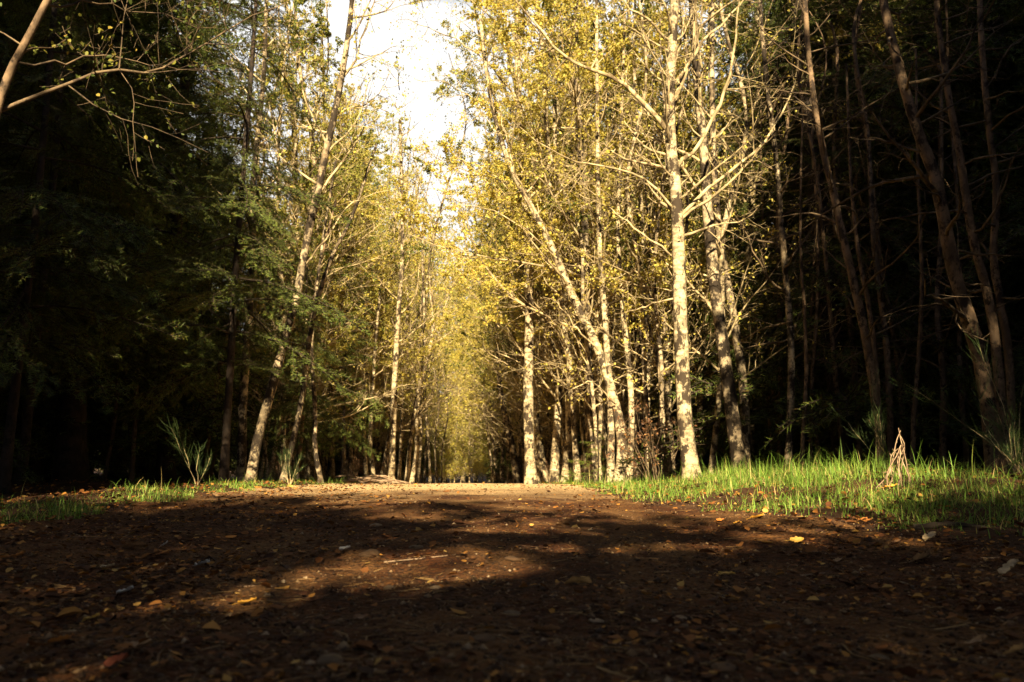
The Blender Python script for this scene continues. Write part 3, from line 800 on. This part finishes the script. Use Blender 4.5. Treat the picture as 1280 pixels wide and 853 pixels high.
for k in range(12):
    put(k % 2, PE, -2.6 + 5.2 * ((k * 5) % 12) / 11 + rnd.uniform(-.2, .2), 57.5 + rnd.uniform(0, 4), rnd.uniform(0, 6), rnd.uniform(.28, .5), 'low yellow-green young birch thicket tree closing the far end of the track', 'young birches closing the track end', .03)
PW = [proto_tree('bare_birch', 'x', 'birch', H, r, 280 + k, ('birch', 'birch_grey', 'birch')[k], 'twig', 'gold', (rnd.uniform(-.07, .02), rnd.uniform(-.03, .03)), .4,
                 auto=dict(n=34, z0=1.0, z1=H * .96, lmin=.6, lmax=2.0, maxlev=2, leaf_n=2, up=.09, elev=(5, 65), wig=.3, spacing=(.18, .15, .13)), leaf_size=.036)
      for k, (H, r) in enumerate([(8.5, (.036, .028, .008)), (7.5, (.03, .022, .007)), (9.5, (.042, .032, .008))])]
for q in range(84):
    side = 1 if q < 46 else -1; y = rnd.uniform(10.6, 30) if side > 0 else rnd.uniform(14, 38); x = side * ((1.95 if side > 0 else 2.3) + rnd.uniform(0, 1.9))
    put(rnd.randrange(3), PW, x, y, rnd.uniform(0, 6), rnd.uniform(.8, 1.2), 'thin pale birch stem with fine bare twigs among the %s tree row' % ('right' if side > 0 else 'left'), 'thin bare birch stems, %s row' % ('right' if side > 0 else 'left'), .07)

for k, (px, y) in enumerate([(459, 17.5), (474, 19), (481, 22), (522, 23), (530, 27), (538, 25), (546, 31), (553, 34), (508, 18.5), (499, 21)]):
    put(k % 3, PW, at(px, 600, y)[0], y, k * 1.3, 1.15, 'thin pale birch stem with fine bare twigs among the left tree row', 'thin bare birch stems, left row', .05)

# ---- spruces: three kinds of different build
PS = [proto_spruce('spruce_tree', 'x', 13.5, 2.3, .7, 301, .13), proto_spruce('spruce_tree', 'x', 11.0, 2.0, 1.5, 302, .11), proto_spruce('spruce_tree', 'x', 15.5, 2.5, 2.2, 303, .15)]
PY = [proto_spruce('young_spruce', 'x', 8.5, 1.45, 1.5, 311, .05, density=.8)]
near_sp = [(-4.1, 7.6, .95, 'young spruce with drooping boughs low on the dark left side of the picture'),
           (at(280, 600, 9.7)[0], 9.7, 1.0, 'young spruce holding one flat bough out beside the tall slanting birch'),
           (at(372, 600, 12.2)[0], 12.2, .50, 'small spruce with a green bough between the slanting birch and thin stems'),
           (at(440, 600, 15.6)[0] - .2, 15.6, .60, 'sunlit small spruce with feathery boughs above the heap of cut sticks'),
           (-5.0, 9.6, 1.15, 'tall young spruce in deep shade behind the drooping-boughed one')]
for k, (x, y, sc, lab) in enumerate(near_sp):
    if k == 0: o = PY[0]; o.location = (x, y, float(gz(x, y)) - .03); o.scale = (sc,) * 3; o['label'] = lab; o['group'] = 'young spruces beside the track'
    else: place(PY[0], x, y, rnd.uniform(0, 6), sc, lab, 'young spruces beside the track')
n = 0
for side in (1, -1):
    cand = []
    tries = 0
    while len(cand) < 120 and tries < 9000:
        tries += 1
        y = 4 + 74 * rnd.random() ** 1.35; x = side * (4.2 + 24 * rnd.random() ** 1.5)
        if side > 0 and y < 11.5 and x < 7.4: continue
        if side < 0 and y < 10.5 and -x < 5.9 : continue
        if abs(x) < 5.7 and (9 if side > 0 else 14.5) < y < 26: continue
        if any((x - a) ** 2 + (y - b) ** 2 < 1.55 ** 2 for a, b in cand): continue
        cand.append((x, y))
    for x, y in cand:
        put(rnd.randrange(3), PS, x, y, rnd.uniform(0, 6), rnd.uniform(.95, 1.2) * (1.12 if y > 11 else 1), 'dark spruce massed in the deep shade of the wood on the %s of the track' % ('right' if side > 0 else 'left'),
            'spruces in the %s wood' % ('right' if side > 0 else 'left'), .02)
for q in range(26):
    side = 1 if q < 17 else -1; y = rnd.uniform(11.5, 17) if side > 0 else rnd.uniform(12, 18); x = side * y * (rnd.uniform(.46, .80) if side > 0 else rnd.uniform(.46, .62))
    put(rnd.choice((0, 2)), PS, x, y, rnd.uniform(0, 6), rnd.uniform(1.15, 1.4), 'dark spruce massed in the deep shade of the wood on the %s of the track' % ('right' if side > 0 else 'left'),
        'spruces in the %s wood' % ('right' if side > 0 else 'left'), .02)
# the wood goes on out of view; these unseen spruces are added for shade
behind = [(6.1, 1.2), (4.95, -2.4), (7.4, 2.8), (7.8, .6), (8.4, 2.4), (5.5, -1.4), (7.3, -2.6), (5.4, -4.6), (7.4, -5), (5.5, -8), (7.5, -9), (8.6, .5), (9.4, 5.0),
          (-6.2, 2.4), (-7.6, 4.4), (-6.8, -2.4), (-6.8, -1.2), (-6.6, -4.8), (-8.4, -5), (-6.4, -8.5), (-7.2, -9), (-8.6, 1.6), (-8.0, 7.2), (-5.4, -3.4), (-6.2, .4)]
for x, y in behind:
    put(2 if rnd.random() < .7 else 0, PS, x, y, rnd.uniform(0, 6), rnd.uniform(1.0, 1.2), 'tall dark unseen spruce added beside and behind the viewer to cast shade', 'unseen shade spruces beside the viewer', .01)
# unseen broad-crowned birches added to shade the track; gaps cut along the sun's rays
SUN_T = math.tan(math.radians(28)); SUN_S = math.tan(math.radians(4))


def sun_gap(q):
    for gx_, gy_, a, b in ((-.12, 2.4, .42, .22), (.35, 2.85, .28, .10), (.85, 2.95, .30, .09), (-.55, 2.0, .26, .10), (1.25, 3.3, .22, .08), (.1, 3.7, .3, .09), (-.9, 3.1, .16, .08), (-.3, 4.6, .3, .12), (.5, 5.3, .25, .10)):
        dy = gy_ - q[1]; e0 = q[0] - gx_ + SUN_S * dy; e1 = q[2] - .06 - SUN_T * dy
        if (e0 / a) ** 2 + (e1 / b) ** 2 < 1 + .5 * math.sin(9 * q[0] + 4 * q[2]) * math.sin(13 * q[2]): return True
    return False


for k, (x, y, H, n_, lf) in enumerate([(.4, -8.0, 6.5, 70, 10), (.2, -6.3, 5.0, 56, 9), (-2.9, -9.0, 7.6, 70, 9), (-4.6, -9.8, 8.0, 60, 9), (-2.4, -7.4, 6.9, 60, 8), (1.6, -9.6, 7.2, 60, 9), (-2.4, -4.2, 4.7, 44, 7)]):
    x += .75
    proto_tree('birch_tree', 'unseen broad-crowned birch added behind the viewer to shade the track', 'birch', H, (.10, .07, .02), 240 + k, 'birch_grey', 'dark_twig', 'olive', (.02 if x < 0 else (-.03 if k > 1 else -.02), 0), .2, group='unseen shade birches behind the viewer',
               auto=dict(n=n_, z0=H * .42, z1=H * .97, lmin=1.8, lmax=3.6, maxlev=2, leaf_n=lf, up=.0, elev=(-8, 35), spacing=(.22, .18, .16)), leaf_size=.10, loc=(x, y, float(gz(x, y)) - .03), gap=sun_gap)

for k, (x, y, H) in enumerate([(4.55, -1.6, 12.5), (4.1, -3.8, 14.0), (5.5, -2.6, 13.5), (7.0, -2.6, 14.5), (6.0, -5.6, 15.5), (-4.7, -2.0, 12.0), (-5.2, -5.0, 13.0)]):  # unseen high-crowned birches added to shade the flanking woods, leaving low grass sunlit
    proto_tree('birch_tree', 'tall unseen high-crowned birch added beside and behind the viewer for shade', 'birch', H, (.13, .09, .02), 260 + k, 'birch_grey', 'dark_twig', 'olive', (.0, 0), .2, group='unseen high-crowned shade birches beside the viewer',
               auto=dict(n=70, z0=5.6, z1=H * .98, lmin=1.2, lmax=2.6, maxlev=2, leaf_n=(17 if x > 0 else 11), up=.02, elev=(-8, 45), spacing=(.22, .18, .16)), leaf_size=.11, loc=(x, y, float(gz(x, y)) - .03))

# bare poles in the gloom
PP = [proto_tree('bare_sapling', 'x', 'sapling', H, r, 400 + k, 'brown_bark', 'dark_twig', 'olive', (rnd.uniform(-.06, .03), 0), .3,
                 auto=dict(n=26, z0=.9, z1=H * .95, lmin=.5, lmax=1.3, maxlev=2, leaf_n=(1 if k == 1 else 0), up=.02, elev=(-20, 50), wig=.33), leaf_size=.05, keep=.2)
      for k, (H, r) in enumerate([(9, (.04, .03, .008)), (8, (.032, .024, .006)), (10, (.05, .035, .008))])]
for side, n in ((1, 30), (-1, 18)):
    for q in range(n):
        y = rnd.uniform(8.5, 22) if side > 0 else rnd.uniform(10.5, 24); x = side * (rnd.uniform(.36, .72) * y if side > 0 else rnd.uniform(.28, .5) * y)
        put(rnd.randrange(3), PP, x, y, rnd.uniform(0, 6), rnd.uniform(.8, 1.15), 'thin bare sapling lost in the gloom of the %s wood' % ('right' if side > 0 else 'left'), 'bare saplings in the %s wood' % ('right' if side > 0 else 'left'), .06)


# ================================================================== low plants
def broom_plant(label, px, py, d, h, n, seed, mat='broom', spread=.35, cat='broom', name='broom_plant'):
    rr = random.Random(seed); b = at(px, py, d); x, y = b[0], b[1]; root = thing(name, label, cat, (x, y, float(gz(x, y)) - .02))
    T = Tubes(); G = Tubes()
    for k in range(n):
        d0 = np.array([rr.gauss(0, spread), rr.gauss(0, spread), 1.0]); p = np.zeros(3); pts = [p.copy()]; d0 = d0 / np.linalg.norm(d0)
        hh = h * rr.uniform(.55, 1.05)
        for j in range(6):
            d0 = d0 + np.array([rr.gauss(0, .2), rr.gauss(0, .2), .08]); d0 /= np.linalg.norm(d0); p = p + d0 * hh / 6; pts.append(p.copy())
        T.add(pts, np.linspace(.005, .0015, 7), 5)
        for j in range(34):
            t = rr.uniform(1.5, 6); i = min(5, int(t)); a = pts[i] + (pts[i + 1] - pts[i]) * (t - i); dv = perp_dir(d0, R(rr.uniform(12, 40)), rr); ln = hh * rr.uniform(.10, .30)
            m = a + dv * ln * .5 + np.array([rr.gauss(0, .006), 0, 0]); e = a + dv * ln + np.array([0, 0, ln * .15])
            G.add([a, m, e], [.0016, .0013, .0007], 3)
    T.build('stem', M['twig'] if mat != 'brown_leaf' else M['dark_twig'], root); G.build('shoots', M[mat], root)
    return root


broom_plant('forked green sapling with upright wands on the left grass verge', 246, 612, 7.8, .62, 4, 71, spread=.28)
broom_plant('small bright green leafy shoot on the left verge near thin stems', 362, 610, 9.4, .42, 5, 72, spread=.14, cat='shoot', name='green_shoot')
broom_plant('tall thin-wanded broom bush behind the upright bundle of dry stems', 1108, 590, 6.6, .78, 6, 73, spread=.34)
broom_plant('large green broom bush climbing the far right edge of the wood', 1268, 560, 5.9, 1.1, 9, 74, spread=.30)
broom_plant('low broom tuft at the far right edge below the large broom bush', 1274, 575, 5.4, .45, 8, 75, spread=.4)

# brown withered bush between two trees
rr = random.Random(81); b = at(822, 604, 10.2); root = thing('withered_bush', 'rust-brown withered bush between the bright clump and stout pale birch', 'bush', (b[0], b[1], float(gz(b[0], b[1])) - .02))
T = Tubes(); LV = []
for k in range(16): grow(T, LV, (rr.gauss(0, .07), rr.gauss(0, .07), 0), (rr.gauss(0, .35), rr.gauss(0, .35), 1), rr.uniform(.6, 1.15), .008, 0, 2, rr, .05, .25, 1, 4)
T.build('branches', M['dark_twig'], root); link('crown', leaves_mesh('crown', LV, .035, 81), M['brown_leaf'], root)

for k, (px, y) in enumerate([(735, 12.5), (690, 16.5), (668, 20), (640, 24), (793, 11.6), (350, 11.5), (440, 15.2), (480, 18), (528, 24), (380, 13)]):
    x = at(px, 600, y)[0]; sd_ = 'right' if px > 575 else 'left'
    dup(root, (x, y, float(gz(x, y)) - .02), k * 1.7, (.42 + .05 * (k % 4)), 'low brown bramble-like bush at the foot of the %s tree row' % sd_, 'low brown bushes under the %s tree row' % sd_)

# seedling spruce with blue-green needles near the clump
nv, tv, tf = SPR[0]


def seedling(label, px, py, d, h, seed, group=None):
    g = random.Random(seed); b = at(px, py, d); root = thing('spruce_seedling', label, 'seedling', (b[0], b[1], float(gz(b[0], b[1])) - .02), group=group)
    T = Tubes(); T.add([(0, 0, 0), (.01, 0, h * .5), (0, .01, h)], [.012, .009, .003], 6); T.build('trunk', M['spruce_bark'], root)
    N = []
    for k in range(14):
        t = k / 14; az = k * 2.4; ln = h * .55 * (1 - t) + .08; ca, sa = math.cos(az), math.sin(az); pit = .25; cp, sp_ = math.cos(pit), math.sin(pit)
        A = np.array([[ca, -sa, 0], [sa, ca, 0], [0, 0, 1]]) @ np.array([[cp, 0, -sp_], [0, 1, 0], [sp_, 0, cp]]) * ln
        N.append(nv @ A.T + np.array([0, 0, .06 + t * h * .9]))
    N = np.concatenate(N); link('crown', mesh_np('crown', N, [np.arange(len(N)).reshape(-1, 3)]), M['spruce'], root)


seedling('small green spruce seedling at the foot of the bright stem clump', 748, 605, 11.8, .95, 91)
seedling('tiny spruce seedling beside the mossy-footed straight birch', 724, 606, 14.2, .6, 92)

# upright bundle of dry stems (teepee-like) on the grass
rr = random.Random(95); b = at(1117, 596, 5.1); zb = float(gz(b[0], b[1]))
root = thing('dry_stem_bundle', 'upright tuft of dry tan stems drawn together at its tip on the grass', 'dry stems', (b[0], b[1], zb - .02))
apex = at(1127, 538, 5.1) - np.array([b[0], b[1], zb - .02])
for k in range(10):
    a = 6.283 * k / 10 + rr.uniform(-.2, .2); rad = rr.uniform(.06, .15); foot = np.array([math.cos(a) * rad, math.sin(a) * rad * .8, 0])
    top = apex * rr.uniform(.5, 1.04) + np.array([rr.gauss(0, .012), rr.gauss(0, .012), 0]); m1 = foot * .6 + top * .4 + np.array([rr.gauss(0, .02), rr.gauss(0, .01), 0]); m2 = foot * .2 + top * .8 + np.array([rr.gauss(0, .012), 0, 0])
    TT = Tubes(); TT.add(spline([foot, m1, m2, top], 9), np.linspace(.0042, .0022, 9), 6)
    for j in range(2):
        q = m1 if j else m2; TT.add([q, q + np.array([rr.gauss(0, .03), rr.gauss(0, .02), rr.uniform(-.01, .04)])], [.003, .0012], 4)
    TT.build('dry_stem', M['dry'], root)

# heap of cut sticks left of the track
rr = random.Random(97); b = at(468, 607, 14.0)
for k in range(12):
    L = rr.uniform(.35, .85); a = rr.gauss(0, .35); x = b[0] + rr.gauss(0, .22); y = b[1] + rr.gauss(0, .22); z = float(gz(x, y)) + .012 + .007 * k
    d0 = np.array([math.cos(a), math.sin(a), rr.gauss(0, .05)]); P = spline([-d0 * L / 2, np.array([0, 0, .03 + rr.gauss(0, .02)]), d0 * L / 2 + np.array([0, 0, -.02])], 8)
    T = Tubes(); T.add(P, np.linspace(rr.uniform(.012, .02), .007, 8), 6)
    V, Fq = T.arrays(); o = link('cut_stick', mesh_np('cut_stick', V, Fq, smooth=True), M['dry'], None, (x, y, z))
    tag(o, 'bare cut stick lying in the heap left of the track', 'stick', 'sticks heaped beside the track')

# broken branch lying at the grass edge on the right
p0, p1, p2 = hit(1143, 664), hit(1185, 661), hit(1232, 664)
T = Tubes(); b0 = p0.copy(); P = spline([p0 + [0, 0, .012], p1 + [0, 0, .018], p2 + [0, 0, .012]], 16) - b0
T.add(P, np.linspace(.016, .010, 16) * (1 + .1 * np.sin(np.arange(16) * 1.9)), 8); T.add([P[6], P[6] + [.02, -.03, .03]], [.006, .003], 5)
V, Fq = T.arrays(); tag(link('broken_branch', mesh_np('broken_branch', V, Fq, smooth=True), M['birch_grey'], None, tuple(b0)), 'broken pale birch branch lying along the front edge of the grass', 'branch')

# ================================================================== single leaves, stones and twigs that stand out
LC = {'orange': (.42, .16, .03), 'yellow': (.55, .33, .06), 'tan': (.30, .17, .07), 'ochre': (.34, .19, .06), 'red': (.28, .07, .025), 'pale': (.46, .33, .17), 'white': (.46, .42, .35), 'brown': (.20, .10, .04), 'gold': (.60, .30, .04)}
LM = {k: simple('leaf_' + k, v, .3, .6, 60) for k, v in LC.items()}


def leaf_shape(L, W, seed):
    """serrated ovate leaf with a stalk, curled, with real thickness"""
    g = random.Random(seed); n = 11; cu = g.uniform(-.5, 1.1); tw = g.uniform(-.5, .5); rows = []
    for k in range(n):
        t = k / (n - 1); w = W * .5 * (math.sin(math.pi * min(1, t ** .7)) ** .8) * (1 + (.12 if k % 2 else -.06)); x = L * t
        rows.append([(x, s_ * w, abs(s_) ** 1.5 * W * .22 * (1 + g.gauss(0, .3)) + cu * L * .35 * (t - .4) ** 2 + tw * s_ * w * t + g.gauss(0, .01) * L) for s_ in (-1, -.5, 0, .5, 1)])
    V = np.array(rows).reshape(-1, 3); i = (np.arange(n - 1) * 5)[:, None] + np.arange(4)[None]
    F = np.stack([i, i + 5, i + 6, i + 1], -1).reshape(-1, 4)
    V2 = V - np.array([0, 0, .0006]); off = len(V); F2 = F[:, ::-1] + off
    T = Tubes(); T.add([(0, 0, V[2][2]), (-L * .15, g.gauss(0, .05) * L, L * .05), (-L * .32, g.gauss(0, .08) * L, L * .02)], [L * .018, L * .014, L * .012], 4); tv_, tf_ = T.arrays()
    return np.concatenate([V, V2, tv_]), [np.concatenate([F, F2])] + [f + 2 * off for f in tf_]


leaves = [  # px, py, length in reference px, colour, label
    (306, 763, 26, 'gold', 'bright orange-yellow leaf alone on dark soil, front left of the track'), (130, 716, 22, 'pale', 'pale cream leaf, second from the left of the row of bright leaves'),
    (168, 712, 17, 'orange', 'small orange leaf in the row of bright leaves, between two pale ones'), (190, 713, 18, 'pale', 'pale leaf ending the row of bright leaves toward the track middle'),
    (112, 783, 24, 'yellow', 'dull yellow leaf on black soil above the big curled orange leaf'), (72, 814, 34, 'orange', 'big curled orange-brown leaf near the bottom left corner'),
    (54, 846, 42, 'ochre', 'long ochre leaf cut by the bottom edge at left'), (142, 842, 34, 'red', 'red-brown leaf lying at the bottom beside the long ochre one'),
    (166, 818, 38, 'tan', 'long tan strip of leaf above the red-brown one'), (10, 703, 26, 'orange', 'orange leaf touching the left edge of the picture'), (2, 680, 18, 'tan', 'tan leaf at the left edge above the orange one'),
    (165, 690, 30, 'brown', 'wide brown leaf behind the row of bright leaves'), (200, 697, 18, 'orange', 'orange leaf lying just behind the end of the bright row'),
    (720, 733, 40, 'ochre', 'ochre flake lying flat near the middle of the track'), (906, 723, 24, 'yellow', 'yellow leaf alone on the dark right half of the track'),
    (922, 658, 15, 'gold', 'glowing orange leaf at the foot of the grass, nearest the black-flecked birch'), (945, 651, 20, 'gold', 'golden leaf beside the glowing orange one at the grass foot'),
    (1068, 684, 24, 'orange', 'orange leaf under the front edge of the grass by the broken branch'), (1078, 653, 20, 'orange', 'rusty leaf tucked into the lower fringe of the grass'),
    (1158, 706, 46, 'tan', 'curled tan leaf with a raised tip below the broken branch'), (1048, 708, 18, 'tan', 'small tan leaf on the soil between two straw bits'),
    (1166, 680, 28, 'pale', 'pale leaf just below the broken branch'), (1264, 724, 34, 'pale', 'pale folded leaf at the right edge of the picture'), (1214, 820, 56, 'tan', 'long tan leaf arching over a shadow in the bottom right corner'),
    (1268, 828, 32, 'ochre', 'ochre leaf at the bottom right edge'), (994, 680, 20, 'yellow', 'yellowish leaf lying on soil in front of the grass'), (1112, 613, 18, 'gold', 'golden leaf caught in the sunny grass'), (1120, 684, 16, 'brown', 'brown leaf beneath the fringe of grass'),
    (250, 758, 12, 'tan', 'small folded tan leaf in the middle of the dark left soil'), (680, 795, 40, 'brown', 'brown bark-like leaf in the blurred front middle'), (112, 770, 18, 'brown', 'dark brown leaf above the dull yellow one'),
    (450, 780, 24, 'brown', 'brown leaf in the blurred front left of the middle'), (900, 655, 14, 'orange', 'orange leaf at the left tip of the leafy strip below the grass'), (1215, 575, 15, 'orange', 'rust leaf up on the sunny bank'),
    (155, 748, 24, 'white', 'small white downy feather-like leaf standing on the dark soil'), (252, 711, 24, 'white', 'slim white curled leaf lying beyond the white downy one'), (430, 694, 18, 'white', 'round white leaf catching light on the left of the track middle'), (206, 687, 12, 'white', 'tiny white leaf fleck behind the bright row')]
for k, (px, py, L, c, lab) in enumerate(leaves):
    p = hit(px, py); dist = np.linalg.norm(p - CAM); Lm = min(L, 40) / FPX * dist * .8
    V, F = leaf_shape(Lm, Lm * (rnd.uniform(.38, .58) if c != 'white' else .6), 500 + k)
    o = link('fallen_leaf', mesh_np('fallen_leaf', V, F, smooth=True), LM[c], None, (p[0] - Lm * .4, p[1], float(tz(p[0], p[1])) + .005))
    o.rotation_euler = (rnd.gauss(0, .25), rnd.gauss(-.15, .15) - (.25 if c == 'white' else 0), rnd.uniform(-.5, .5))
    tag(o, lab, 'leaf', 'fallen leaves that stand out on the soil')

SM = {'grey': simple('stone_grey', (.13, .085, .045), .3, .9, 40), 'brown': simple('stone_brown', (.10, .055, .025), .3, .9, 40), 'pale': simple('stone_pale', (.24, .165, .095), .25, .9, 40)}


def rock(r, seed, flat=.55):
    import bmesh
    g = np.random.default_rng(seed); bm = bmesh.new(); bmesh.ops.create_icosphere(bm, subdivisions=3, radius=1.0)
    dirs = norm(g.normal(0, 1, (7, 3))); cut = g.uniform(.62, .9, 7); ph = g.uniform(0, 6, 3)
    for v in bm.verts:
        p = np.array(v.co)
        for dd, c in zip(dirs, cut):
            s_ = p @ dd
            if s_ > c: p = p - dd * (s_ - c) * .85
        p = p * (1 + .04 * math.sin(5 * p[0] + ph[0]) * math.sin(6 * p[1] + ph[1]) + .02 * math.sin(11 * p[2] + ph[2]))
        v.co = p * np.array([1, .8, flat]) * r
    me = bpy.data.meshes.new('stone'); bm.to_mesh(me); bm.free(); me.polygons.foreach_set('use_smooth', np.ones(len(me.polygons), bool)); return me


stones = [(412, 833, 44, 'grey', 'big flat grey stone half buried at the bottom, left of the middle'), (604, 804, 40, 'brown', 'flat brown stone in the blurred front, right of the big grey one'), (640, 704, 30, 'brown', 'rounded brown stone half sunk in the sunny patch of track'),
          (463, 697, 36, 'brown', 'low brown stone left of the sunny patch near the white leaf'), (545, 738, 18, 'pale', 'pinkish pale stone on the near rim of the sunny patch'), (488, 738, 22, 'grey', 'flat grey stone on the left near rim of the sunny patch'),
          (640, 772, 26, 'grey', 'grey stone in front of the sunny patch, above the flat brown one'), (748, 781, 22, 'pale', 'pale stone in the dark front right of the middle'), (852, 778, 22, 'pale', 'pale stone on dark soil farther right than the other pale one'),
          (1099, 830, 30, 'grey', 'blurred grey stone at the bottom toward the right corner'), (523, 812, 20, 'brown', 'small brown stone between the big grey and flat brown stones'), (840, 770, 14, 'grey', 'tiny grey stone touching the farther pale stone'),
          (856, 787, 16, 'grey', 'small grey stone at the right of the blurred front'), (692, 748, 14, 'pale', 'small pale pebble past the ochre flake'), (780, 708, 16, 'brown', 'low brown pebble on the right of the sunny patch'), (520, 688, 22, 'grey', 'grey cobble set in the track just behind the sunny patch'), (470, 660, 20, 'pale', 'pale cobble far back on the shaded track'),
          (905, 845, 40, 'brown', 'large brown stone cut by the bottom edge, right of the middle')]
for k, (px, py, w, c, lab) in enumerate(stones):
    p = hit(px, py); r = .85 * w / FPX * np.linalg.norm(p - CAM) / 2
    o = link('stone', rock(r, 700 + k, rnd.uniform(.32, .5)), SM[c], None, (p[0], p[1], float(tz(p[0], p[1])) + r * .02)); o.rotation_euler = (0, 0, rnd.uniform(0, 6))
    tag(o, lab, 'stone', 'stones set in the track')

twigs = [([(295, 737), (330, 735), (375, 740)], 'thin pale twig across the dark soil left of the sunny patch'), ([(120, 806), (150, 800), (196, 790)], 'brown twig slanting over the dark soil at front left'), ([(28, 820), (40, 829), (48, 816)], 'small v-shaped twig near the bottom left corner'),
         ([(1010, 682), (1018, 692), (1024, 700)], 'short dry straw standing out on soil before the grass'), ([(1106, 725), (1130, 731), (1146, 737)], 'straw-coloured twig on the right soil below the curled leaf'), ([(1104, 690), (1118, 686), (1134, 680)], 'pale bent straw below the rusty grass-fringe leaf'),
         ([(1225, 700), (1250, 699), (1272, 692)], 'long pale straw bending at the right edge'), ([(880, 776), (900, 774), (922, 771)], 'brown twig on the dark right half of the track'), ([(668, 828), (686, 816), (690, 826)], 'forked twig bit in the blurred bottom middle'),
         ([(480, 705), (540, 699), (580, 694)], 'flat root-like twig along the back of the sunny patch'), ([(1190, 718), (1222, 716), (1240, 712)], 'brown twig under the long pale straw'), ([(1000, 722), (1040, 718), (1060, 720)], 'faint reddish twig on soil in front of the two straw bits')]
for k, (pp, lab) in enumerate(twigs):
    q = [hit(*a) for a in pp]; b0 = q[0].copy(); P = spline([a + [0, 0, .005] for a in q], 9) - b0; w = .0022 * (np.linalg.norm(b0 - CAM) / 2) ** .6
    T = Tubes(); T.add(P, np.linspace(w, w * .5, 9), 6); V, Fq = T.arrays()
    tag(link('twig', mesh_np('twig', V, Fq, smooth=True), M['dry'], None, tuple(b0)), lab, 'twig', 'twigs lying on the soil')

# ================================================================== sky, sun, camera
SUN_EL, SUN_AZ = R(28), R(184)      # azimuth clockwise from +Y: behind the viewer, slightly to the left
W = bpy.data.worlds.new('World'); S.world = W; W.use_nodes = True; nt = W.node_tree; nt.nodes.clear()
out = nt.nodes.new('ShaderNodeOutputWorld'); bg = nt.nodes.new('ShaderNodeBackground'); bg.inputs['Strength'].default_value = .05
sky = nt.nodes.new('ShaderNodeTexSky'); sky.sky_type = 'NISHITA'; sky.sun_disc = False; sky.sun_elevation = SUN_EL; sky.sun_rotation = SUN_AZ; sky.air_density = .35; sky.dust_density = .3; sky.ozone_density = .5
tc = nt.nodes.new('ShaderNodeTexCoord'); cn = noise(nt, tc.outputs['Generated'], 2.6, 8, .6, (1, 1, 2.2))
cr = ramp(nt, [(.25, (0, 0, 0)), (.45, (1, 1, 1))]); nt.links.new(cn.outputs['Fac'], cr.inputs['Fac'])
sv = nt.nodes.new('ShaderNodeSeparateXYZ'); nt.links.new(tc.outputs['Generated'], sv.inputs[0])      # clouds masked to ahead; clear sky above and behind added to cut ambient light
fr = nt.nodes.new('ShaderNodeMapRange'); fr.inputs['From Min'].default_value = .25; fr.inputs['From Max'].default_value = .6; nt.links.new(sv.outputs['Y'], fr.inputs['Value'])
cm = nt.nodes.new('ShaderNodeMath'); cm.operation = 'MULTIPLY'; nt.links.new(cr.outputs['Color'], cm.inputs[0]); nt.links.new(fr.outputs['Result'], cm.inputs[1])
nt.links.new(mix(nt, cm.outputs[0], sky.outputs['Color'], (5.6, 5.6, 5.5)), bg.inputs['Color']); nt.links.new(bg.outputs[0], out.inputs['Surface'])

sd = bpy.data.lights.new('sun', 'SUN'); sd.energy = 5.0; sd.angle = R(.5); sd.color = (1, .83, .54)
so = bpy.data.objects.new('sun', sd); COL.objects.link(so)
to_sun = Vector((math.sin(SUN_AZ) * math.cos(SUN_EL), math.cos(SUN_AZ) * math.cos(SUN_EL), math.sin(SUN_EL)))
so.rotation_euler = to_sun.to_track_quat('Z', 'Y').to_euler(); so.location = (0, -20, 30)

cd = bpy.data.cameras.new('camera'); cd.sensor_width = 36; cd.lens = 36 * FPX / 1280; cd.clip_start = .02; cd.clip_end = 4000
cd.dof.use_dof = True; cd.dof.focus_distance = 5.0; cd.dof.aperture_fstop = 5.0
co = bpy.data.objects.new('camera', cd); COL.objects.link(co); co.location = tuple(CAM)
co.rotation_euler = Vector(_f).to_track_quat('-Z', 'Y').to_euler(); S.camera = co

S.view_settings.view_transform = 'Standard'; S.view_settings.look = 'None'; S.view_settings.gamma = 1; S.view_settings.exposure = 2.1
S.render.engine = 'CYCLES'
c = S.cycles; c.max_bounces = 4; c.diffuse_bounces = 2; c.glossy_bounces = 1; c.transmission_bounces = 3; c.transparent_max_bounces = 4; c.use_adaptive_sampling = True; c.adaptive_threshold = .02
c.sample_clamp_indirect = 3; c.use_denoising = True
